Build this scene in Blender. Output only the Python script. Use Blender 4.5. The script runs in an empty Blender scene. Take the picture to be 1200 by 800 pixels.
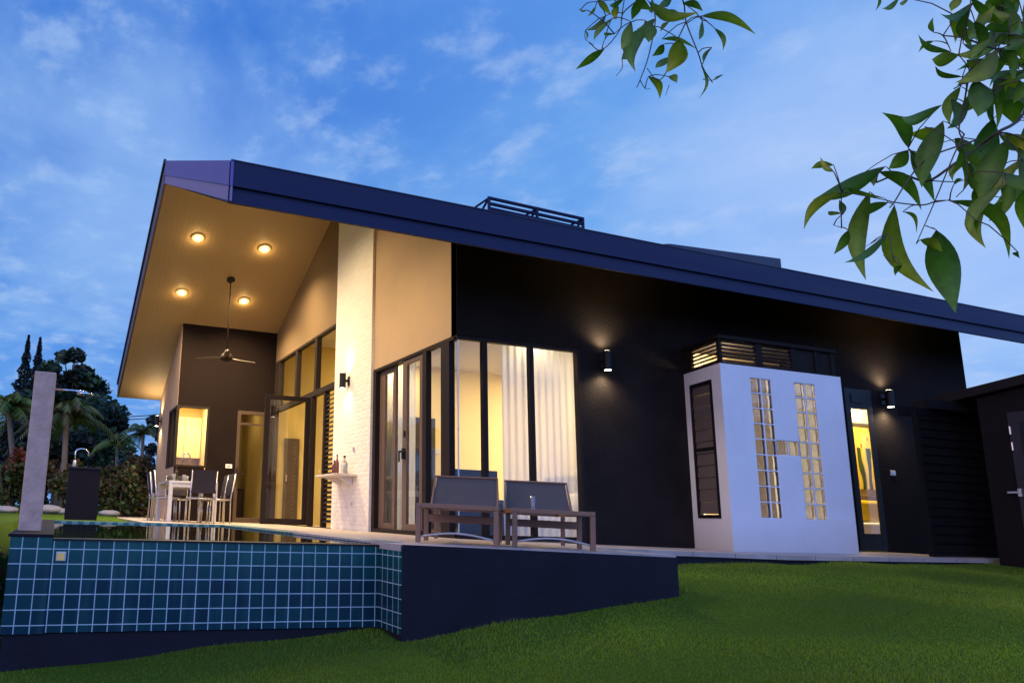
import bpy, math, random
import numpy as np
from mathutils import Vector, Matrix
from math import sin, cos, pi, radians
random.seed(7)
rng = np.random.default_rng(7)
sc = bpy.context.scene
COL = sc.collection

# ------------------------------------------------------------------ camera
F, YAW, PITCH, ROLL, PX, PY = 890.43, 0.32462, 0.201316, 0.0311961, 377.144, 421.943
fw = Vector((sin(YAW)*cos(PITCH), cos(YAW)*cos(PITCH), sin(PITCH)))
rt = Vector((cos(YAW), -sin(YAW), 0)); up = rt.cross(fw)
rt, up = rt*cos(ROLL)+up*sin(ROLL), up*cos(ROLL)-rt*sin(ROLL)
cam = bpy.data.objects.new('camera', bpy.data.cameras.new('camera'))
COL.objects.link(cam); sc.camera = cam
m = Matrix.Identity(4)
for i, v in enumerate((rt, up, -fw)):
    for j in range(3): m[j][i] = v[j]
cam.matrix_world = m
cam.data.sensor_fit = 'HORIZONTAL'; cam.data.sensor_width = 36
cam.data.lens = F/1200*36
cam.data.shift_x = (600-PX)/1200; cam.data.shift_y = (PY-400)/1200
cam.data.clip_start = 0.05; cam.data.clip_end = 3000

def ray(px, py): return fw+rt*((px-PX)/F)-up*((py-PY)/F)
def at(px, py, Y):                       # a measured point at depth Y
    d = ray(px, py); return d*(Y/d.y)
def floor_z(x, y):
    return -.20-.0165*(min(max(x, 0), 8)-2.53)*(1 if x > 2.53 else .0)+.004*(min(y, 9)-5.47)

# ------------------------------------------------------------------ helpers
class MB:
    def __init__(s): s.v = []; s.f = []; s.c = []
    def add(s, vs, fs, col=None):
        n = len(s.v); s.v += [tuple(v) for v in vs]; s.f += [tuple(i+n for i in f) for f in fs]
        if col is not None: s.c += [col]*len(vs)
    def box(s, x0, x1, y0, y1, z0, z1):
        s.add([(x0,y0,z0),(x1,y0,z0),(x1,y1,z0),(x0,y1,z0),(x0,y0,z1),(x1,y0,z1),(x1,y1,z1),(x0,y1,z1)],
              [(0,3,2,1),(4,5,6,7),(0,1,5,4),(1,2,6,5),(2,3,7,6),(3,0,4,7)]); return s
    def quad(s, *p): s.add(p, [tuple(range(len(p)))]); return s
    def prism(s, a, b):                  # two matching rings of points
        n = len(a)
        s.add(list(a)+list(b), [tuple(range(n))[::-1], tuple(range(n, 2*n))]+[(i,(i+1)%n,n+(i+1)%n,n+i) for i in range(n)]); return s
    def tube(s, pts, r, n=8, r2=None, cap=True, col=None):
        pts = [Vector(p) for p in pts]; k = len(pts); vs = []; fs = []
        ref = None
        for i, p in enumerate(pts):
            d = (pts[min(i+1, k-1)]-pts[max(i-1, 0)]).normalized()
            a = d.orthogonal().normalized() if ref is None else (ref-d*ref.dot(d)).normalized()
            ref = a; b = d.cross(a)
            rr = r if r2 is None else r+(r2-r)*i/(k-1)
            for j in range(n): vs.append(p+a*rr*cos(2*pi*j/n)+b*rr*sin(2*pi*j/n))
        for i in range(k-1):
            for j in range(n): fs.append((i*n+j, i*n+(j+1)%n, (i+1)*n+(j+1)%n, (i+1)*n+j))
        if cap: fs += [tuple(range(n))[::-1], tuple(range((k-1)*n, k*n))]
        s.add(vs, fs, col); return s
    def lathe(s, prof, c=(0,0,0), n=20):
        vs = []; fs = []; k = len(prof)
        for r, z in prof:
            for j in range(n): vs.append((c[0]+r*cos(2*pi*j/n), c[1]+r*sin(2*pi*j/n), c[2]+z))
        for i in range(k-1):
            for j in range(n): fs.append((i*n+j, i*n+(j+1)%n, (i+1)*n+(j+1)%n, (i+1)*n+j))
        fs += [tuple(range(n))[::-1], tuple(range((k-1)*n, k*n))]
        s.add(vs, fs); return s

def wm(o):
    b = o.matrix_basis
    return (wm(o.parent) @ o.matrix_parent_inverse @ b) if o.parent else b
def obj(name, mb, mat, parent=None, local=False, smooth=False, bevel=0):
    me = bpy.data.meshes.new(name); me.from_pydata(mb.v, [], mb.f); me.update()
    if mb.c:
        a = me.color_attributes.new('tint', 'FLOAT_COLOR', 'POINT')
        a.data.foreach_set('color', np.array([(c[0], c[1], c[2], 1) for c in mb.c], 'f').ravel())
    if smooth: me.polygons.foreach_set('use_smooth', [True]*len(me.polygons))
    me.materials.append(mat)
    o = bpy.data.objects.new(name, me); COL.objects.link(o)
    if parent:
        o.parent = parent
        if not local: o.matrix_parent_inverse = wm(parent).inverted()
    if bevel:
        b = o.modifiers.new('bevel', 'BEVEL'); b.width = bevel; b.segments = 2; b.limit_method = 'ANGLE'
    return o
def tag(o, label=None, cat=None, group=None, kind=None):
    if label: o['label'] = label
    if cat: o['category'] = cat
    if group: o['group'] = group
    if kind: o['kind'] = kind
    return o
def thing(name, label, cat, loc=(0,0,0), rz=0, group=None):
    o = bpy.data.objects.new(name, None); COL.objects.link(o); o.empty_display_size = .1
    o.location = loc; o.rotation_euler = (0,0,rz)
    return tag(o, label, cat, group)
def dup(o, loc, rz=0, label=None):
    c = o.copy(); COL.objects.link(c); c.location = loc; c.rotation_euler = (0,0,rz)
    if label: c['label'] = label
    def kids(src, dst):
        for ch in [x for x in bpy.data.objects if x.parent == src]:
            k = ch.copy(); COL.objects.link(k); k.parent = dst; k.matrix_parent_inverse = ch.matrix_parent_inverse.copy(); kids(ch, k)
    kids(o, c)
    return c

# ------------------------------------------------------------------ materials
def nodes(name):
    mt = bpy.data.materials.new(name); mt.use_nodes = True
    nt = mt.node_tree; nt.nodes.clear()
    out = nt.nodes.new('ShaderNodeOutputMaterial')
    return mt, nt, out
def N(nt, typ, **kw):
    n = nt.nodes.new(typ)
    for k, v in kw.items():
        if k.startswith('i_'):
            n.inputs[k[2:].replace('_', ' ')].default_value = v
        else: setattr(n, k, v)
    return n
def L(nt, a, b): nt.links.new(a, b)
def coords(nt, kind='Object', scale=(1,1,1)):
    t = N(nt, 'ShaderNodeTexCoord'); mp = N(nt, 'ShaderNodeMapping'); mp.inputs['Scale'].default_value = scale
    L(nt, t.outputs[kind], mp.inputs['Vector']); return mp.outputs['Vector']
def mixc(nt, fac, a, b, mode='MIX'):
    n = N(nt, 'ShaderNodeMix', data_type='RGBA', blend_type=mode)
    for s, v in ((0, fac), (6, a), (7, b)):
        if hasattr(v, 'links'): L(nt, v, n.inputs[s])
        else: n.inputs[s].default_value = v if s == 0 else (*v[:3], 1)
    return n.outputs[2]
def math_(nt, op, a, b=0, c=0):
    n = N(nt, 'ShaderNodeMath', operation=op)
    for i, v in enumerate((a, b, c)):
        if hasattr(v, 'links'): L(nt, v, n.inputs[i])
        else: n.inputs[i].default_value = v
    return n.outputs[0]
def surf(name, col, rough=.6, var=.15, scale=3, bump=.1, bscale=60, metal=0, spec=.5, stretch=(1,1,1), dirt=0):
    mt, nt, out = nodes(name)
    v = coords(nt, 'Object', stretch)
    n1 = N(nt, 'ShaderNodeTexNoise'); n1.inputs['Scale'].default_value = scale; n1.inputs['Detail'].default_value = 6
    L(nt, v, n1.inputs['Vector'])
    lo = [c*(1-var) for c in col]; hi = [min(1, c*(1+var)) for c in col]
    c = mixc(nt, n1.outputs['Fac'], lo, hi)
    p = N(nt, 'ShaderNodeBsdfPrincipled'); p.inputs['Metallic'].default_value = metal
    p.inputs['Specular IOR Level'].default_value = spec
    L(nt, c, p.inputs['Base Color'])
    n2 = N(nt, 'ShaderNodeTexNoise'); n2.inputs['Scale'].default_value = bscale; n2.inputs['Detail'].default_value = 4
    L(nt, v, n2.inputs['Vector'])
    r = math_(nt, 'MULTIPLY_ADD', n1.outputs['Fac'], .25, rough-.12); L(nt, r, p.inputs['Roughness'])
    if bump:
        b = N(nt, 'ShaderNodeBump'); b.inputs['Strength'].default_value = bump; b.inputs['Distance'].default_value = .01
        L(nt, n2.outputs['Fac'], b.inputs['Height']); L(nt, b.outputs['Normal'], p.inputs['Normal'])
    L(nt, p.outputs[0], out.inputs[0])
    return mt
def emit(name, col, s):
    mt, nt, out = nodes(name); e = N(nt, 'ShaderNodeEmission'); e.inputs[0].default_value = (*col, 1); e.inputs[1].default_value = s
    L(nt, e.outputs[0], out.inputs[0]); return mt
def glass_pane(name, refl=.7, base=.05, tint=(.96,.98,.97)):
    mt, nt, out = nodes(name)
    lw = N(nt, 'ShaderNodeLayerWeight'); lw.inputs['Blend'].default_value = .5
    f = math_(nt, 'POWER', lw.outputs['Facing'], 3.5); f = math_(nt, 'MULTIPLY_ADD', f, refl, base)
    t = N(nt, 'ShaderNodeBsdfTransparent'); t.inputs[0].default_value = (*tint, 1)
    g = N(nt, 'ShaderNodeBsdfGlossy'); g.inputs['Roughness'].default_value = .01
    no = N(nt, 'ShaderNodeTexNoise'); no.inputs['Scale'].default_value = 1.3; L(nt, coords(nt), no.inputs['Vector'])
    b = N(nt, 'ShaderNodeBump'); b.inputs['Strength'].default_value = .02; L(nt, no.outputs['Fac'], b.inputs['Height']); L(nt, b.outputs[0], g.inputs['Normal'])
    mx = N(nt, 'ShaderNodeMixShader'); L(nt, f, mx.inputs[0]); L(nt, t.outputs[0], mx.inputs[1]); L(nt, g.outputs[0], mx.inputs[2])
    L(nt, mx.outputs[0], out.inputs[0]); return mt
def leafmat(name, rough=.4, transl=.3, gain=1.0):
    mt, nt, out = nodes(name)
    a = N(nt, 'ShaderNodeAttribute', attribute_name='tint')
    no = N(nt, 'ShaderNodeTexNoise'); no.inputs['Scale'].default_value = 40; L(nt, coords(nt), no.inputs['Vector'])
    c = mixc(nt, no.outputs['Fac'], (.6*gain,)*3, (1.4*gain,)*3); c = mixc(nt, 1.0, a.outputs['Color'], c, 'MULTIPLY')
    p = N(nt, 'ShaderNodeBsdfPrincipled'); p.inputs['Roughness'].default_value = rough; p.inputs['Specular IOR Level'].default_value = .35
    L(nt, c, p.inputs['Base Color'])
    t = N(nt, 'ShaderNodeBsdfTranslucent'); L(nt, mixc(nt, 1.0, c, (1.2,1.3,.35), 'MULTIPLY'), t.inputs[0])
    mx = N(nt, 'ShaderNodeMixShader'); mx.inputs[0].default_value = transl
    L(nt, p.outputs[0], mx.inputs[1]); L(nt, t.outputs[0], mx.inputs[2]); L(nt, mx.outputs[0], out.inputs[0]); return mt

M = {}
M['dark_paint'] = surf('dark_paint', (.0165,.0125,.0112), .8, .65, 2.2, .5, 24, spec=.12)
M['brown_paint'] = surf('brown_paint', (.0105,.0066,.0062), .85, .15, 1.2, .12, 90, spec=.06)
M['beige'] = surf('beige_plaster', (.46,.325,.20), .8, .12, 1.6, .2, 50, spec=.2)
M['navy'] = surf('navy_fascia', (.007,.0095,.050), .55, .18, 1.5, .05, 40, stretch=(.3,3,3), spec=.3)
M['verge'] = surf('verge_glow_paint', (.145,.115,.34), .55, .12, 1.5, .05, 40, spec=.35)  # lavender dusk glow from the left is put into this colour
M['verge_low'] = surf('lower_verge_glow_paint', (.26,.21,.36), .6, .1, 1.5, .05, 40, spec=.3)  # same dusk glow in the colour, on the lighter lower band
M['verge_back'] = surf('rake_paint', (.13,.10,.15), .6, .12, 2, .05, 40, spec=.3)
M['taupe'] = surf('taupe_plaster', (.17,.115,.065), .85, .12, 1.6, .2, 50, spec=.1)
M['roof'] = surf('roof_sheet', (.02,.022,.05), .5, .2, 4, .1, 40)
M['white_wall'] = surf('white_render', (.80,.80,.80), .8, .10, 2.2, .25, 45, spec=.25)
M['bay'] = surf('bay_tiles', (.42,.33,.21), .6, .35, 5, .05, 20)
M['bronze'] = surf('bronze_frame', (.022,.016,.014), .55, .2, 6, .03, 80, spec=.1)
M['bronze_light'] = surf('bronze_light_frame', (.13,.085,.060), .5, .15, 6, .03, 80, spec=.3)
M['bronze_mid'] = surf('bronze_mid_frame', (.06,.04,.028), .5, .15, 6, .03, 80, spec=.2)
M['black'] = surf('black_metal', (.009,.008,.009), .5, .3, 8, .03, 80, spec=.3)
M['cream'] = surf('cream_wall', (.78,.66,.36), .85, .05, 2, .03, 60, spec=.2)
M['olive'] = surf('olive_wall', (.50,.40,.15), .85, .08, 2, .03, 60, spec=.2)
M['ceil'] = surf('ceiling_white', (.55,.52,.47), .9, .04, 2, .02, 60, spec=.2)
M['int_floor'] = surf('interior_floor', (.40,.33,.25), .35, .15, 2, .03, 30)
M['dark_wood'] = surf('dark_wood', (.05,.032,.022), .5, .35, 3, .1, 30, stretch=(1,1,6))
M['slat'] = surf('slat_timber', (.0075,.006,.006), .7, .4, 4, .1, 30, stretch=(.5,1,8), spec=.12)
M['white_metal'] = surf('white_metal', (.72,.70,.67), .45, .05, 4, .02, 60)
M['steel'] = surf('brushed_steel', (.55,.53,.5), .3, .1, 8, .02, 120, metal=.9)
M['chrome'] = surf('chrome', (.75,.75,.76), .12, .05, 8, 0, 60, metal=1)
M['sling'] = surf('charcoal_sling', (.085,.073,.064), .7, .18, 9, .3, 260, spec=.3)
M['chair'] = surf('dark_chair_sling', (.030,.026,.032), .7, .2, 9, .3, 200, spec=.2)
M['brown_alu'] = surf('brown_aluminium', (.22,.118,.066), .45, .2, 5, .04, 60, metal=.15)
M['stone'] = surf('pink_stone', (.56,.36,.27), .85, .42, 7, .8, 26, spec=.2)
M['dark_stone'] = surf('dark_stone', (.010,.007,.010), .6, .35, 10, .15, 50, spec=.15)
M['navy_render'] = surf('navy_render', (.0095,.0085,.0155), .8, .85, 2.4, .6, 20, spec=.25)
M['fabric_white'] = surf('white_cloth', (.75,.73,.70), .9, .06, 4, .25, 25, spec=.1)
M['yellow_cloth'] = surf('yellow_cloth', (.60,.42,.02), .9, .1, 4, .25, 40, spec=.1)
M['wood_light'] = surf('shelf_stone', (.62,.54,.46), .5, .1, 6, .05, 50)
M['bark'] = surf('bark', (.10,.085,.065), .9, .4, 12, .6, 30, stretch=(1,1,.3))
M['palmbark'] = surf('palm_bark', (.20,.165,.12), .9, .3, 20, .5, 30, stretch=(.3,.3,3))
M['twig'] = surf('twig', (.085,.055,.04), .7, .3, 20, .2, 60)
M['rock'] = surf('pale_rock', (.26,.26,.30), .8, .25, 5, .4, 12)
M['cable'] = surf('cable', (.03,.03,.035), .6, .1, 5, 0)
M['leaf'] = leafmat('leaf', .34, .45)
M['treeleaf'] = leafmat('tree_leaf', .55, .15)
M['glass'] = glass_pane('window_glass')
M['glass_dim'] = glass_pane('door_glass', .7, .06, (.92,.90,.84))
M['lamp'] = emit('lamp_disc', (1,.80,.45), 120)
M['lamp_small'] = emit('lamp_lens', (1,.82,.55), 22)

def drinkglass():
    mt, nt, out = nodes('drinking_glass')
    p = N(nt, 'ShaderNodeBsdfPrincipled'); p.inputs['Transmission Weight'].default_value = .8; p.inputs['Roughness'].default_value = .08
    no = N(nt, 'ShaderNodeTexNoise'); no.inputs['Scale'].default_value = 20; L(nt, coords(nt), no.inputs['Vector'])
    L(nt, mixc(nt, no.outputs['Fac'], (.85,.87,.9), (1,1,1)), p.inputs['Base Color'])
    L(nt, p.outputs[0], out.inputs[0]); return mt
M['drink'] = drinkglass()
def block_glass():
    mt, nt, out = nodes('glass_block')
    p = N(nt, 'ShaderNodeBsdfPrincipled'); p.inputs['Transmission Weight'].default_value = .92; p.inputs['Roughness'].default_value = .10
    no = N(nt, 'ShaderNodeTexNoise'); no.inputs['Scale'].default_value = 8; no.inputs['Detail'].default_value = 0; L(nt, coords(nt), no.inputs['Vector'])
    L(nt, mixc(nt, no.outputs['Fac'], (.60,.66,.60), (.98,.98,.94)), p.inputs['Base Color'])
    b = N(nt, 'ShaderNodeBump'); b.inputs['Strength'].default_value = .35; b.inputs['Distance'].default_value = .05
    L(nt, no.outputs['Fac'], b.inputs['Height']); L(nt, b.outputs[0], p.inputs['Normal'])
    L(nt, p.outputs[0], out.inputs[0]); return mt
M['block'] = block_glass()
def sheer():
    mt, nt, out = nodes('sheer_curtain')
    no = N(nt, 'ShaderNodeTexNoise'); no.inputs['Scale'].default_value = 6; L(nt, coords(nt, 'Object', (3,3,.2)), no.inputs['Vector'])
    c = mixc(nt, no.outputs['Fac'], (.72,.79,.93), (.80,.86,.97))
    d = N(nt, 'ShaderNodeBsdfDiffuse'); L(nt, c, d.inputs[0]); t = N(nt, 'ShaderNodeBsdfTranslucent'); L(nt, c, t.inputs[0])
    mx = N(nt, 'ShaderNodeMixShader'); mx.inputs[0].default_value = .5; L(nt, d.outputs[0], mx.inputs[1]); L(nt, t.outputs[0], mx.inputs[2])
    tr = N(nt, 'ShaderNodeBsdfTransparent'); m2 = N(nt, 'ShaderNodeMixShader'); m2.inputs[0].default_value = .74
    L(nt, tr.outputs[0], m2.inputs[1]); L(nt, mx.outputs[0], m2.inputs[2]); L(nt, m2.outputs[0], out.inputs[0]); return mt
M['sheer'] = sheer()
def tiles():
    mt, nt, out = nodes('pool_tile')
    t = N(nt, 'ShaderNodeTexCoord'); s = N(nt, 'ShaderNodeSeparateXYZ'); L(nt, t.outputs['Object'], s.inputs[0])
    P = .1037
    u = math_(nt, 'DIVIDE', math_(nt, 'ADD', math_(nt, 'SUBTRACT', s.outputs[0], s.outputs[1]), 5.9-.115+P*60), P)
    w = math_(nt, 'DIVIDE', math_(nt, 'ADD', s.outputs[2], .291+P*40), P)
    def line(x):
        fr = math_(nt, 'FRACT', x); d = math_(nt, 'MINIMUM', fr, math_(nt, 'SUBTRACT', 1, fr)); return d
    d = math_(nt, 'MINIMUM', line(u), line(w))
    g = N(nt, 'ShaderNodeMapRange'); g.inputs['From Min'].default_value = .022; g.inputs['From Max'].default_value = .042; g.inputs['To Min'].default_value = 1; g.inputs['To Max'].default_value = 0; g.clamp = True
    L(nt, d, g.inputs['Value'])
    cb = N(nt, 'ShaderNodeCombineXYZ'); L(nt, math_(nt, 'FLOOR', u), cb.inputs[0]); L(nt, math_(nt, 'FLOOR', w), cb.inputs[1])
    wn = N(nt, 'ShaderNodeTexWhiteNoise', noise_dimensions='2D'); L(nt, cb.outputs[0], wn.inputs['Vector'])
    base = mixc(nt, wn.outputs['Value'], (.001,.024,.040), (.002,.052,.062))
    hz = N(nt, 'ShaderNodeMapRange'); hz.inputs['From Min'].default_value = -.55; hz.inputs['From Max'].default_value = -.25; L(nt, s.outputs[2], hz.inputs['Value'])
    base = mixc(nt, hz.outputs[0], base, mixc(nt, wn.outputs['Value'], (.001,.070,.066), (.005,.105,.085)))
    no = N(nt, 'ShaderNodeTexNoise'); no.inputs['Scale'].default_value = 25; L(nt, t.outputs['Object'], no.inputs['Vector'])
    base = mixc(nt, math_(nt, 'MULTIPLY', no.outputs['Fac'], .5), base, (.002,.02,.05))
    gr = mixc(nt, no.outputs['Fac'], (.32,.47,.52), (.50,.62,.66))
    st = N(nt, 'ShaderNodeTexNoise'); st.inputs['Scale'].default_value = 1; st.inputs['Detail'].default_value = 5; L(nt, coords(nt, 'Object', (16,16,1.6)), st.inputs['Vector'])
    sm = N(nt, 'ShaderNodeMapRange'); sm.inputs['From Min'].default_value = .52; sm.inputs['From Max'].default_value = .75; L(nt, st.outputs['Fac'], sm.inputs['Value'])
    base = mixc(nt, math_(nt, 'MULTIPLY', sm.outputs[0], .13), base, (.10,.19,.20))
    c = mixc(nt, math_(nt, 'MULTIPLY', g.outputs[0], math_(nt, 'MULTIPLY_ADD', st.outputs['Fac'], .4, .75)), base, gr)
    p = N(nt, 'ShaderNodeBsdfPrincipled'); L(nt, c, p.inputs['Base Color'])
    L(nt, math_(nt, 'MULTIPLY_ADD', g.outputs[0], .5, .22), p.inputs['Roughness']); p.inputs['Specular IOR Level'].default_value = .35
    b = N(nt, 'ShaderNodeBump'); b.invert = True; b.inputs['Strength'].default_value = .5; b.inputs['Distance'].default_value = .004
    hsum = math_(nt, 'MULTIPLY_ADD', wn.outputs['Value'], .15, g.outputs[0]); L(nt, hsum, b.inputs['Height'])
    L(nt, b.outputs[0], p.inputs['Normal']); L(nt, p.outputs[0], out.inputs[0]); return mt
M['tile'] = tiles()
def mosaic():
    mt, nt, out = nodes('pool_mosaic')
    v = coords(nt)
    br = N(nt, 'ShaderNodeTexChecker'); br.inputs['Scale'].default_value = 12; L(nt, v, br.inputs['Vector'])
    c = mixc(nt, br.outputs['Fac'], (.02,.14,.17), (.16,.30,.30))
    p = N(nt, 'ShaderNodeBsdfPrincipled'); L(nt, c, p.inputs['Base Color']); p.inputs['Roughness'].default_value = .3
    L(nt, p.outputs[0], out.inputs[0]); return mt
M['mosaic'] = mosaic()
def water():
    mt, nt, out = nodes('pool_water')
    v = coords(nt, 'Object', (1,.6,1))
    n1 = N(nt, 'ShaderNodeTexNoise'); n1.inputs['Scale'].default_value = 5; n1.inputs['Detail'].default_value = 2; L(nt, v, n1.inputs['Vector'])
    b = N(nt, 'ShaderNodeBump'); b.inputs['Strength'].default_value = .035; b.inputs['Distance'].default_value = .03; L(nt, n1.outputs['Fac'], b.inputs['Height'])
    fr = N(nt, 'ShaderNodeFresnel'); fr.inputs[0].default_value = 1.33; L(nt, b.outputs[0], fr.inputs['Normal'])
    g = N(nt, 'ShaderNodeBsdfGlossy'); g.inputs['Roughness'].default_value = .015; g.inputs[0].default_value = (.8,.86,.9,1); L(nt, b.outputs[0], g.inputs['Normal'])
    t = N(nt, 'ShaderNodeBsdfTransparent'); t.inputs[0].default_value = (.25,.55,.6,1)
    mx = N(nt, 'ShaderNodeMixShader'); L(nt, fr.outputs[0], mx.inputs[0]); L(nt, t.outputs[0], mx.inputs[1]); L(nt, g.outputs[0], mx.inputs[2])
    L(nt, mx.outputs[0], out.inputs[0]); return mt
M['water'] = water()
def soffit_mat():
    mt, nt, out = nodes('soffit_boards')
    t = N(nt, 'ShaderNodeTexCoord'); s = N(nt, 'ShaderNodeSeparateXYZ'); L(nt, t.outputs['Object'], s.inputs[0])
    u = math_(nt, 'DIVIDE', math_(nt, 'ADD', s.outputs[0], 10), .10)
    fr = math_(nt, 'FRACT', u); d = math_(nt, 'MINIMUM', fr, math_(nt, 'SUBTRACT', 1, fr))
    g = N(nt, 'ShaderNodeMapRange'); g.inputs['From Min'].default_value = .03; g.inputs['From Max'].default_value = .10; L(nt, d, g.inputs['Value'])
    wn = N(nt, 'ShaderNodeTexWhiteNoise', noise_dimensions='1D'); L(nt, math_(nt, 'FLOOR', u), wn.inputs['W'])
    c = mixc(nt, wn.outputs['Value'], (.365,.255,.135), (.375,.262,.14))
    c = mixc(nt, g.outputs[0], (.335,.23,.12), c)
    p = N(nt, 'ShaderNodeBsdfPrincipled'); L(nt, c, p.inputs['Base Color']); p.inputs['Roughness'].default_value = .6; p.inputs['Specular IOR Level'].default_value = .25
    b = N(nt, 'ShaderNodeBump'); b.inputs['Strength'].default_value = .2; b.inputs['Distance'].default_value = .004; L(nt, g.outputs[0], b.inputs['Height']); L(nt, b.outputs[0], p.inputs['Normal'])
    L(nt, p.outputs[0], out.inputs[0]); return mt
M['soffit'] = soffit_mat()
def brickwhite():
    mt, nt, out = nodes('white_painted_brick')
    t = N(nt, 'ShaderNodeTexCoord'); s = N(nt, 'ShaderNodeSeparateXYZ'); L(nt, t.outputs['Object'], s.inputs[0])
    cb = N(nt, 'ShaderNodeCombineXYZ'); L(nt, math_(nt, 'ADD', s.outputs[1], s.outputs[0]), cb.inputs[0]); L(nt, s.outputs[2], cb.inputs[1])
    br = N(nt, 'ShaderNodeTexBrick'); br.inputs['Scale'].default_value = 1; br.inputs['Brick Width'].default_value = .22; br.inputs['Row Height'].default_value = .07; br.inputs['Mortar Size'].default_value = .008; br.inputs['Mortar Smooth'].default_value = .6
    br.inputs['Color1'].default_value = (.74,.70,.62,1); br.inputs['Color2'].default_value = (.79,.75,.67,1); br.inputs['Mortar'].default_value = (.71,.67,.59,1)
    L(nt, cb.outputs[0], br.inputs['Vector'])
    no = N(nt, 'ShaderNodeTexNoise'); no.inputs['Scale'].default_value = 14; no.inputs['Detail'].default_value = 5; L(nt, t.outputs['Object'], no.inputs['Vector'])
    h = math_(nt, 'MULTIPLY_ADD', br.outputs['Fac'], -.3, math_(nt, 'MULTIPLY', no.outputs['Fac'], 1.5))
    p = N(nt, 'ShaderNodeBsdfPrincipled'); L(nt, br.outputs['Color'], p.inputs['Base Color']); p.inputs['Roughness'].default_value = .85; p.inputs['Specular IOR Level'].default_value = .2
    b = N(nt, 'ShaderNodeBump'); b.inputs['Strength'].default_value = .5; b.inputs['Distance'].default_value = .02; L(nt, h, b.inputs['Height']); L(nt, b.outputs[0], p.inputs['Normal'])
    L(nt, p.outputs[0], out.inputs[0]); return mt
M['brick'] = brickwhite()
def grime():
    mt, nt, out = nodes('white_render')
    t = N(nt, 'ShaderNodeTexCoord'); sp_ = N(nt, 'ShaderNodeSeparateXYZ'); L(nt, t.outputs['Object'], sp_.inputs[0])
    n1 = N(nt, 'ShaderNodeTexNoise'); n1.inputs['Scale'].default_value = 2.2; n1.inputs['Detail'].default_value = 8; L(nt, t.outputs['Object'], n1.inputs['Vector'])
    n2 = N(nt, 'ShaderNodeTexNoise'); n2.inputs['Scale'].default_value = 1; n2.inputs['Detail'].default_value = 6; L(nt, coords(nt, 'Object', (22,22,1.2)), n2.inputs['Vector'])
    c = mixc(nt, n1.outputs['Fac'], (.70,.70,.70), (.84,.84,.84))
    f = N(nt, 'ShaderNodeMapRange'); f.inputs['From Min'].default_value = .15; f.inputs['From Max'].default_value = -.32; L(nt, math_(nt, 'MULTIPLY_ADD', n1.outputs['Fac'], -.5, math_(nt, 'ADD', sp_.outputs[2], .25)), f.inputs['Value'])
    c = mixc(nt, math_(nt, 'MULTIPLY', f.outputs[0], .5), c, (.42,.37,.31))
    f2 = N(nt, 'ShaderNodeMapRange'); f2.inputs['From Min'].default_value = .56; f2.inputs['From Max'].default_value = .8; L(nt, n2.outputs['Fac'], f2.inputs['Value'])
    c = mixc(nt, math_(nt, 'MULTIPLY', f2.outputs[0], .16), c, (.50,.48,.45))
    n3 = N(nt, 'ShaderNodeTexNoise'); n3.inputs['Scale'].default_value = 50; n3.inputs['Detail'].default_value = 4; L(nt, t.outputs['Object'], n3.inputs['Vector'])
    b = N(nt, 'ShaderNodeBump'); b.inputs['Strength'].default_value = .25; b.inputs['Distance'].default_value = .01; L(nt, n3.outputs['Fac'], b.inputs['Height'])
    p = N(nt, 'ShaderNodeBsdfPrincipled'); L(nt, c, p.inputs['Base Color']); p.inputs['Roughness'].default_value = .85; p.inputs['Specular IOR Level'].default_value = .2; L(nt, b.outputs[0], p.inputs['Normal'])
    L(nt, p.outputs[0], out.inputs[0]); return mt
M['white_wall'] = grime()
def paving():
    mt, nt, out = nodes('terrace_paving')
    t = N(nt, 'ShaderNodeTexCoord')
    br = N(nt, 'ShaderNodeTexBrick'); br.offset = 0; br.inputs['Scale'].default_value = 1; br.inputs['Brick Width'].default_value = .6; br.inputs['Row Height'].default_value = .6; br.inputs['Mortar Size'].default_value = .006
    br.inputs['Color1'].default_value = (.40,.33,.29,1); br.inputs['Color2'].default_value = (.46,.38,.33,1); br.inputs['Mortar'].default_value = (.2,.17,.15,1)
    L(nt, t.outputs['Object'], br.inputs['Vector'])
    no = N(nt, 'ShaderNodeTexNoise'); no.inputs['Scale'].default_value = 5; no.inputs['Detail'].default_value = 8; L(nt, t.outputs['Object'], no.inputs['Vector'])
    c = mixc(nt, no.outputs['Fac'], (.6,.6,.6), (1.3,1.3,1.3)); c = mixc(nt, 1.0, br.outputs['Color'], c, 'MULTIPLY')
    p = N(nt, 'ShaderNodeBsdfPrincipled'); L(nt, c, p.inputs['Base Color']); p.inputs['Roughness'].default_value = .55
    L(nt, p.outputs[0], out.inputs[0]); return mt
M['paving'] = paving()
def lawnmat(name, lo, hi, patch):
    mt, nt, out = nodes(name)
    v = coords(nt)
    n1 = N(nt, 'ShaderNodeTexNoise'); n1.inputs['Scale'].default_value = 1.1; n1.inputs['Detail'].default_value = 7; L(nt, v, n1.inputs['Vector'])
    n2 = N(nt, 'ShaderNodeTexNoise'); n2.inputs['Scale'].default_value = 70; n2.inputs['Detail'].default_value = 3; L(nt, v, n2.inputs['Vector'])
    c = mixc(nt, n2.outputs['Fac'], lo, hi)
    c = mixc(nt, math_(nt, 'MULTIPLY', n1.outputs['Fac'], .6), c, patch)
    p = N(nt, 'ShaderNodeBsdfPrincipled'); L(nt, c, p.inputs['Base Color']); p.inputs['Roughness'].default_value = .9; p.inputs['Specular IOR Level'].default_value = .1
    b = N(nt, 'ShaderNodeBump'); b.inputs['Strength'].default_value = .8; b.inputs['Distance'].default_value = .03; L(nt, n2.outputs['Fac'], b.inputs['Height']); L(nt, b.outputs[0], p.inputs['Normal'])
    L(nt, p.outputs[0], out.inputs[0]); return mt
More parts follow.
